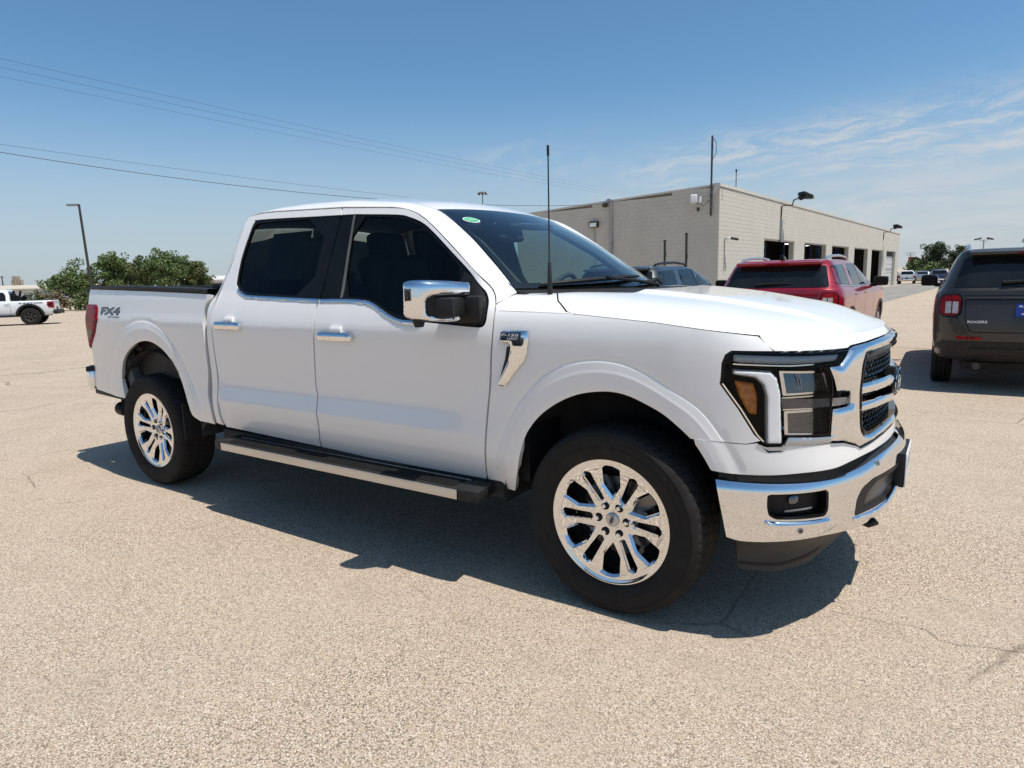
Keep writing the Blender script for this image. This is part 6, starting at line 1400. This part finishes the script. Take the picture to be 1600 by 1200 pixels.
# ------------------------------------------------------------------ pickups farther off
def far_pickup(name, loc, yaw, paint, label, group, offroad=False, scale=1.0, flare_mat=None):
    t = empty(name, (*loc, float(gz(*loc))), R(yaw)); tag(t, label, 'pickup truck', group)
    hl_ = 2.66; wb = 1.63; wr = .405
    low = [(.42, 2.30, -2.45, .82, .3, .15), (.52, 2.56, -2.58, .90, .4, .18), (.70, 2.64, -2.62, .94, .42, .18), (.90, 2.62, -2.62, .955, .42, .16), (1.06, 2.54, -2.61, .95, .42, .14), (1.15, 2.36, -2.60, .93, .42, .12), (1.185, 2.20, -2.59, .915, .4, .10), (1.19, 2.1, -2.56, .88, .4, .08)]
    me, bv = shaped(ring_body(low), [paint, liner], [((sx*wb, sy*.9, .46), .50, .7) for sx in (1, -1) for sy in (1, -1)], 2)
    link(bpy.data.objects.new('body', me), t)
    cabr = [(1.10, 1.02, -.86, .90, .3, .10), (1.18, .92, -.86, .885, .3, .10), (1.32, .66, -.86, .84, .3, .10), (1.52, .30, -.84, .775, .3, .10), (1.68, .02, -.79, .72, .3, .14), (1.755, -.15, -.72, .64, .25, .14), (1.775, -.28, -.62, .5, .2, .14)]
    mc, bc = shaped(ring_body(cabr), [paint, liner], None, 2); link(bpy.data.objects.new('cab', mc), t)
    for side, sg in (('right', -1), ('left', 1)):
        cpatch('side_window', bc, side, roundp([(.58, 1.20), (.20, 1.54), (-.02, 1.64), (-.20, 1.64), (-.22, 1.20)], .05), dark_glass2, t, .005, .1)
        cpatch('side_window', bc, side, roundp([(-.28, 1.20), (-.28, 1.64), (-.62, 1.62), (-.70, 1.50), (-.72, 1.20)], .05), dark_glass2, t, .005, .1)
        for xs in (.78, -.25, -.86): cpatch('door_gap', bv, side, [(xs-.006, .55), (xs+.006, .55), (xs+.006, 1.15), (xs-.006, 1.15)], black_plastic, t, .002, .1)
        for xh in (-.12, -.74): cpatch('door_handle', bv, side, roundp([(xh-.10, 1.0), (xh+.10, 1.0), (xh+.10, 1.03), (xh-.10, 1.03)], .01), black_plastic if offroad else chrome, t, .03, .05)
        for sx in (1, -1):
            a_ = .60 if offroad else .55
            ar = [(sx*wb+a_*math.cos(a), .46+a_*.98*math.sin(a)) for a in np.linspace(-.1, math.pi+.1, 24)]+[(sx*wb+.495*math.cos(a), .46+.495*math.sin(a)) for a in np.linspace(math.pi+.1, -.1, 24)]
            cpatch('wheel_arch_flare', bv, side, ar, black_plastic if offroad else paint, t, .05 if offroad else .012, .05)
        bm = bmesh.new(); add_box(bm, (0, sg*.93, .46), (2.0, .14, .08), None, .02); bm_obj('side_step', bm, black_plastic, t, True, 40)
        tl = cpatch('tail_light', bv, 'rear', roundp([(sg*.93, 1.13), (sg*.74, 1.13), (sg*.74, .82), (sg*.93, .82)], .03), tail_red, t, .012, .05)
        cpatch('tail_light_side', bv, side, roundp([(-2.61, 1.13), (-2.38, 1.13), (-2.36, .95), (-2.44, .83), (-2.61, .83)], .03), tail_red, t, .010, .05)
        cpatch('lamp_core', bv, side, roundp([(-2.56, 1.05), (-2.43, 1.05), (-2.43, .93), (-2.54, .93)], .02), black_gloss, t, .016, .05)
        mo = empty('door_mirror', (.62, sg*.95, 1.22), 0, t); bm = bmesh.new(); add_box(bm, (0, sg*.14, .06), (.15, .22, .22), None, .05, 3); bm_obj('mirror_shell', bm, black_gloss if offroad else paint, mo, True, 40)
    cpatch('rear_window', bc, 'rear', roundp([(-.70, 1.26), (.70, 1.26), (.62, 1.66), (-.62, 1.66)], .05), dark_glass2, t, .008, .1)
    cpatch('windshield', bc, 'front', roundp([(-.75, 1.20), (.75, 1.20), (.62, 1.68), (-.62, 1.68)], .05), dark_glass2, t, .008, .1)
    cpatch('bed_liner', bv, 'top', roundp([(-2.50, -.78), (-.92, -.78), (-.92, .78), (-2.50, .78)], .05), black_plastic, t, .004, .1)
    cpatch('bed_rail', bv, 'top', [(-2.56, -.86), (-.90, -.86), (-.90, -.79), (-2.56, -.79)], black_plastic if offroad else paint, t, .02, .1); cpatch('bed_rail', bv, 'top', [(-2.56, .79), (-.90, .79), (-.90, .86), (-2.56, .86)], black_plastic if offroad else paint, t, .02, .1)
    bmp = box('rear_bumper', (-2.68, 0, .60), (.20, 1.72, .20), black_plastic if offroad else chrome, t, bev=.04, seg=3)
    if offroad:
        bm = bmesh.new()
        for y in (-.45, .45): add_box(bm, (-2.80, y, .56), (.08, .06, .12), None, .02)
        bm_obj('tow_hook', bm, dark_steel, t, True, 40)
        # sport bar behind the cab
        for sg in (-1, 1):
            bm = bmesh.new(); add_box(bm, (-.98, sg*.68, 1.44), (.10, .05, .52), rotm(y=-14), .015); add_box(bm, (-1.12, sg*.70, 1.30), (.30, .05, .22), rotm(y=38), .015); bm_obj('sport_bar', bm, black_gloss, t, True, 40)
    cpatch('plate', bv, 'rear', roundp([(-.16, .72), (.16, .72), (.16, .86), (-.16, .86)], .01), black_plastic, t, .014, .1)
    cpatch('grille', bv, 'front', roundp([(-.55, .70), (.55, .70), (.58, 1.05), (-.58, 1.05)], .04), black_plastic, t, .01, .1)
    for sg in (-1, 1): cpatch('headlight', bv, 'front', roundp([(sg*.58, .90), (sg*.86, .88), (sg*.86, 1.06), (sg*.60, 1.06)], .03), proj_lens, t, .01, .08)
    box('chassis', (0, 0, .50), (4.6, 1.1, .18), under, t, bev=.02)
    for sx in (1, -1):
        for sy in (1, -1): simple_wheel(t, sx*wb, sy*.84, wr+(.02 if offroad else 0), .28, .235, 6 if offroad else 5, dark_steel if offroad else satin)
    return t, bv, bc
def lpos(p): return p
rp, rbv, rbc = far_pickup('offroad_pickup', (-38.4, 9.45), 239, white2, 'white off-road pickup with black flares driving out at the left edge', None, True)
rp['group'] = ''; del rp['group']
cletter('side_lettering', rbv, 'left', 'RAPTOR', (-1.22, -2.22, 1.045, 1.105), letter_dark, rp, lift=.010, offset=.03, shear=.0)
far_pickup('distant_pickup', (-4.5, 99.6), 92, white2, 'white pickup seen from behind at the end of the workshop', 'vehicles parked beyond the workshop')
far_pickup('distant_pickup', (-.95, 94.4), 103, blue_paint, 'deep blue pickup seen from behind left of the grey SUV', 'vehicles parked beyond the workshop')
def far_suv(name, loc, yaw, paint, label):
    t = empty(name, (*loc, float(gz(*loc))), R(yaw)); tag(t, label, 'SUV', 'vehicles parked beyond the workshop')
    me, bv = shaped(ring_body(SUV_RINGS), [paint, liner], None, 1); link(bpy.data.objects.new('body', me), t)
    for side in ('left', 'right'): cpatch('side_window', bv, side, roundp([(.60, 1.24), (.15, 1.55), (-1.9, 1.55), (-2.1, 1.29)], .05), dark_glass2, t, .006, .2)
    for side in ('front', 'rear'): cpatch('windshield' if side == 'front' else 'rear_window', bv, side, roundp([(-.78, 1.24), (.78, 1.24), (.66, 1.55), (-.66, 1.55)], .05), dark_glass2, t, .008, .2)
    for sg in (-1, 1): cpatch('tail_light', bv, 'rear', [(sg*.95, 1.0), (sg*.70, 1.0), (sg*.70, .78), (sg*.95, .78)], tail_red, t, .012, .1)
    for sx in (1, -1):
        for sy in (1, -1): simple_wheel(t, sx*1.53, sy*.88, .385, .245, .255, 5, satin)
    return t
far_suv('distant_suv', (-2.9, 101), 94, silver_paint, 'silver SUV parked between the white and the blue distant pickups')
far_suv('distant_suv', (-6.6, 104), 92, dark_paint, 'dark SUV mostly hidden at the left of the distant white pickup')
far_suv('distant_suv', (2.2, 101), 60, white2, 'white SUV roof showing behind the distant blue pickup')
# ------------------------------------------------------------------ unseen building added behind the viewer for paint and chrome to mirror
sr = empty('added_reflection_building', (-36, -31, 0), R(-6)); tag(sr, 'unseen low building with dark windows, added across the lot to be mirrored in the pickup paint', 'building')
box('wall', (0, -6, 2.6), (58, 12, 5.2), whm2 := noisy('reflection_building_wall', (.34, .33, .31), (.40, .385, .36), .5, .8), sr); box('fascia', (0, .3, 4.7), (59, .8, 1.3), noisy('reflection_building_fascia', (.10, .11, .13), (.13, .14, .16), 1, .5), sr)
for k in range(11): box('window', (-26+5.1*k, .04, 2.0), (4.5, .12, 3.6), dark_glass2, sr)
# ------------------------------------------------------------------ trees
leafA = noisy('leaf_green', (.065, .105, .026), (.12, .165, .045), 1.2, .7)
leafB = noisy('leaf_olive', (.060, .085, .024), (.125, .145, .05), .9, .7)
leafP = noisy('pine_green', (.022, .040, .016), (.045, .066, .024), .8, .75)
bark = noisy('bark', (.10, .075, .055), (.06, .045, .035), 5, .9, stretch=(4, 4, .6))
def tree(name, label, loc, h, clumps, leaf, lsize, nleaf, group, cat='tree', trunk_r=.18, seed=1):
    rs = np.random.RandomState(seed)
    t = empty(name, (*loc, float(gz(*loc)))); tag(t, label, cat, group)
    bm = bmesh.new()
    add_tube(bm, [(0, 0, -.1), (.05, .03, h*.22), (-.03, .05, h*.40)], [trunk_r, trunk_r*.8, trunk_r*.55], 8)
    for c, r in clumps: add_tube(bm, [(0, 0, h*.20), (c[0]*.45, c[1]*.45, c[2]*.65), (c[0]*.9, c[1]*.9, c[2]*.95)], [trunk_r*.5, trunk_r*.3, trunk_r*.1], 6)
    bm_obj('trunk', bm, bark, t, True, 60)
    V, F_ = [], []
    tot = sum(r**2 for c, r in clumps)
    for c, r in clumps:
        n = int(nleaf*r*r/tot); sub = [(np.array(c)+rs.normal(size=3)*r*.50*np.array([1, 1, .75]), r*rs.uniform(.28, .55)) for _ in range(14)]
        for _ in range(n):
            sc_, sr = sub[rs.randint(len(sub))]; d = rs.normal(size=3); d /= np.linalg.norm(d); p = sc_+d*sr*rs.uniform(.55, 1.05)**.6*np.array([1, 1, .8])
            u = rs.normal(size=3); u /= np.linalg.norm(u); w_ = np.cross(u, d+rs.normal(size=3)*.5); w_ /= max(np.linalg.norm(w_), 1e-6)
            s = lsize*rs.uniform(.6, 1.35); b = len(V)
            V += [p-u*s, p+w_*s*.55, p+u*s, p-w_*s*.55]; F_.append((b, b+1, b+2, b+3))
    mesh_obj('crown', V, F_, leaf, t, False)
    return t
def clump_tree(h, w_, seed, n=9, zlo=.42):
    rs = np.random.RandomState(seed); out = []
    for i in range(n):
        a = rs.uniform(0, 2*math.pi); q = rs.uniform(.1, .62); out.append(((math.cos(a)*w_*q, math.sin(a)*w_*q, h*rs.uniform(zlo, .82)), w_*rs.uniform(.30, .46)))
    out.append(((0, 0, h*.80), w_*.36)); return out
def along(px_l, D): 
    p = CAM_LOC[:2]+FH*D+RH*px_l; return tuple(p)
TG = 'trees beyond the left edge of the lot'
for lab, l, D, h, w_, sd, lf in (('low leaning green tree at the left end of the clump behind the lot lamp', -41.6, 64, 4.0, 3.1, 11, leafA), ('tallest green tree just right of the left lot lamp pole', -38.6, 65, 5.8, 2.6, 12, leafA),
                                 ('green tree in the middle of the clump over the pickup bed', -36.3, 66, 5.1, 2.5, 13, leafB), ('broad rounded green tree third from the left of the clump', -33.6, 66, 5.7, 3.1, 14, leafA), ('smaller green tree at the right end of the clump beside the cab', -31.6, 67, 5.0, 2.2, 15, leafB)):
    tree('green_tree', lab, along(l, D), h, clump_tree(h, w_, sd, 10, .36), lf, .105, 11000, TG, seed=sd)
for lab, l, D, h, w_, sd in (('olive shrub under the clump between the off-road pickup and the lamp pole', -42.6, 60, 1.9, 1.5, 21), ('dry brownish shrub beside the lamp pole foot', -40.6, 59.5, 2.0, 1.3, 22), ('green shrub right of the lamp pole behind the tail light', -38.8, 60.5, 2.0, 1.5, 23)):
    tree('roadside_shrub', lab, along(l, D), h, clump_tree(h, w_, sd, 7, .25), leafB if sd != 22 else noisy('dry_leaf', (.16, .12, .07), (.22, .17, .10), 2, .9), .10, 1500, 'shrubs under the left trees', 'shrub', .05, sd)
PG = 'dark pines beyond the workshop'
for lab, l, D, h, w_, sd in (('tall dark pine left of the grey SUV, taller of the rounded pair', 96.4, 150, 8.5, 3.9, 31), ('rounded dark pine right of the taller one behind the blue pickup', 103.0, 152, 7.3, 3.7, 32), ('distant dark treetop showing over the grey SUV roof', 131.0, 165, 8.6, 3.6, 33), ('farthest dark treetop at the right frame edge over the grey SUV roof', 142.5, 165, 9.2, 3.6, 34), ('low dark tree left of the pine pair at the utility pole', 91.8, 150, 4.6, 2.6, 35)):
    tree('pine_tree', lab, along(l, D), h, clump_tree(h, w_, sd, 13, .28), leafP, .20, 7000, PG, trunk_r=.22, seed=sd)
for lab, l, D, h, w_, sd in (('pale green bush behind the distant white pickup', 88.0, 138, 3.0, 2.8, 41), ('round green tree just right of the workshop end', 85.6, 140, 4.0, 2.3, 42)):
    tree('green_bush', lab, along(l, D), h, clump_tree(h, w_, sd, 8, .25), leafA, .22, 2200, 'greenery past the workshop end', 'bush', .1, sd)
# ------------------------------------------------------------------ poles, lamps and wires
lp_ = along(-26.0+1.0, 39.0)
t = empty('lot_lamp', (*along(-28.2, 45.0), float(gz(*along(-28.2, 45.0)))), 0); tag(t, 'dark leaning lot lamp with one flat head above the left trees', 'lot lamp')
tube('pole', [(0, 0, -.1), (-.05, -.16, 7.35)], [.10, .075], dark_steel, t, 8); box('pole_base', (0, 0, .12), (.5, .5, .3), conc, t, bev=.03)
bm = bmesh.new(); hd = Vector((-RH[0]*.40, -RH[1]*.40, 7.31)); add_box(bm, tuple(hd+Vector((-.05, -.16, 0))), (.72, .32, .13), Matrix.Rotation(math.atan2(RH[1], RH[0]), 4, 'Z'), .03); bm_obj('lamp_head', bm, galv, t, True, 40)
def pole(name, l, D, h, label, cat, arms=(), group=None, mat=None, r_=.14, tx=False):
    P = along(l, D); t = empty(name, (*P, float(gz(*P))), math.atan2(RH[1], RH[0])); tag(t, label, cat, group)
    tube('pole', [(0, 0, -.1), (0, 0, h)], [r_, r_*.7], mat or wood_pole, t, 8)
    for (z, w_) in arms:
        ca = box('cross_arm', (0, -.1, z), (w_, .12, .12), wood_pole, t)
        for q in (-.45, -.2, .2, .45): tube('insulator', [(w_*q, -.1, z+.06), (w_*q, -.1, z+.24)], .04, galv, ca, 6)
    if tx:
        for q in (-.62, 0, .62): tube('transformer', [(q, -.45, h-2.9), (q, -.45, h-1.5)], .33, noisy('rust_red', (.20, .05, .035), (.24, .07, .045), 3, .6) if 'rust_red' not in MATS else MATS['rust_red'], t, 12)
    return t
pole('utility_pole', 138.6, 230, 7.2, 'wooden utility pole with two cross arms and rusty transformers past the workshop', 'utility pole', ((7.0, 3.4), (6.3, 3.2)), 'utility poles', tx=True)
pole('utility_pole', 145.0, 230, 8.2, 'plain wooden pole in front of the tall dark pine', 'utility pole', ((6.6, 2.4),), 'utility poles', r_=.2)
pole('utility_pole', 147.6, 231, 7.6, 'slimmer wooden pole just right of the plain one before the pine', 'utility pole', (), 'utility poles', r_=.17)
pole('utility_pole', -152, 200, 6.8, 'small distant wooden pole left of the grain silos at the left edge', 'utility pole', ((6.4, 1.6),), 'utility poles', r_=.22)
pole('utility_pole', -177, 250, 6.0, 'tiny distant cross-arm pole between the silos and the green trees', 'utility pole', ((5.7, 2.0),), 'utility poles', r_=.22)
def twin_lamp(l, D, h, label):
    P = along(l, D); t = empty('lot_lamp', (*P, float(gz(*P))), math.atan2(RH[1], RH[0])); tag(t, label, 'lot lamp')
    tube('pole', [(0, 0, -.1), (0, 0, h)], [.12, .09], galv, t, 8); tube('lamp_arm', [(-.9, 0, h+.05), (0, 0, h-.35), (.9, 0, h+.05)], .06, galv, t, 6)
    for sg in (-1, 1):
        bm = bmesh.new(); add_box(bm, (sg*1.0, 0, h+.12), (1.0, .5, .22), rotm(y=sg*14), .08, 3); bm_obj('lamp_head', bm, dark_steel, t, True, 40)
    return t
twin_lamp(78.2, 110, 6.4, 'twin headed lot lamp over the grey SUV roof')
P = along(-9.4, 260); t = empty('high_mast', (*P, -.8)); tag(t, 'distant high mast light ring above the pickup roof', 'high mast light'); tube('pole', [(0, 0, 0), (0, 0, 34.5)], [.35, .2], galv, t, 8); lathe('lamp_ring', [(.3, 34.2), (1.6, 34.4), (1.7, 34.8), (.3, 35.0)], galv, t, 16, 'Z')
for k in range(6):
    a = k*math.pi/3; box('lamp_head', (1.6*math.cos(a), 1.6*math.sin(a), 34.1), (.7, .7, .4), dark_steel, t, bev=.1)
def wire(name, pts, r_, label, sag=0., group='overhead wires'):
    a, b = Vector(pts[0]), Vector(pts[1]); q = [a.lerp(b, s)-Vector((0, 0, sag*4*s*(1-s))) for s in np.linspace(0, 1, 40)]
    return tag(tube(name, q, r_, wire_m, None, 5), label, 'wire', group)
wire('power_line', [(-27.4, 3.83, 9.59), (-39.55, 113.95, 14.05)], 0.0055, 'topmost of the three thin power lines crossing the left sky', 0.55)
wire('power_line', [(-28.09, 3.96, 9.48), (-39.07, 114.27, 13.59)], 0.0055, 'middle of the three thin power lines crossing the left sky', 0.55)
wire('power_line', [(-28.79, 4.09, 9.34), (-40.95, 113.0, 13.65)], 0.005, 'lowest of the three thin power lines crossing the left sky', 0.55)
wire('service_wire', [(-27.82, 3.54, 6.76), (-23.29, 23.51, 5.8)], 0.006, 'faint thin service wire just above the thick one at left', 0.1)
wire('service_cable', [(-25.21, 2.89, 6.14), (-14.71, 29.87, 5.22)], 0.011, 'thick dark service cable running to the workshop mast', 0.75)
# ------------------------------------------------------------------ far buildings
whm = noisy('tan_metal_wall', (.46, .40, .32), (.52, .46, .38), .4, .8); wht = noisy('pale_metal_wall', (.62, .60, .57), (.56, .55, .52), .3, .7); sil = noisy('silo_concrete', (.40, .34, .25), (.30, .255, .19), .25, .9)
def shed(name, l0, l1, D, h, label, wm, rm, depth=18, peak=1.2, doors=2):
    P = along((l0+l1)/2, D); t = empty(name, (*P, float(gz(*P))), math.atan2(RH[1], RH[0])); tag(t, label, 'building', 'low buildings along the left skyline')
    w_ = l1-l0; v = [(-w_/2, 0, 0), (w_/2, 0, 0), (w_/2, 0, h), (-w_/2, 0, h), (-w_/2, depth, 0), (w_/2, depth, 0), (w_/2, depth, h), (-w_/2, depth, h)]
    mesh_obj('wall', v, [(0, 1, 2, 3), (1, 5, 6, 2), (5, 4, 7, 6), (4, 0, 3, 7)], wm, t, False)
    mesh_obj('roof', [(-w_/2-.4, -.4, h), (w_/2+.4, -.4, h), (w_/2+.4, depth/2, h+peak), (-w_/2-.4, depth/2, h+peak), (w_/2+.4, depth+.4, h), (-w_/2-.4, depth+.4, h), (-w_/2-.4, -.4, h-.25), (w_/2+.4, -.4, h-.25)], [(0, 1, 2, 3), (3, 2, 4, 5), (6, 7, 1, 0)], rm, t, False)
    for k in range(doors): box('door', (-w_/2+w_*(k+.6)/(doors+.2), -.06, h*.35), (3.2, .1, h*.7), wht if wm is whm else galv, t)
    return t
shed('warehouse', -152, -96, 150, 2.7, 'long low tan roofed warehouse behind the off-road pickup', wht, whm, 26, .9, 4)
shed('warehouse', -150, -122, 142, 2.6, 'low cream shed at the far left behind the pickup cab', whm, wht, 14, 1.8, 1)
shed('warehouse', -62, -46.5, 118, 3.3, 'pale white building showing between the trees and the pickup cab', wht, wht, 20, .8, 2)
P = along(-304, 412); t = empty('grain_silos', (*P, -1.0), math.atan2(RH[1], RH[0])); t.scale = (.66, .66, .66); tag(t, 'hazy cluster of tan grain silos with a headhouse on the left skyline', 'grain silos')
for k in range(4): tube('silo', [(-3.9+2.6*k, 0, 0), (-3.9+2.6*k, 0, 13.0+.5*(k % 2))], 1.5, sil, t, 16)
box('headhouse', (-2.2, 0, 15.0), (3.0, 2.6, 4.4), sil, t); box('headhouse', (2.0, 0, 15.2), (1.6, 2.0, 4.0), sil, t); tube('conveyor', [(-5.5, 0, 13.6), (5.5, 0, 13.4)], .35, galv, t, 6)
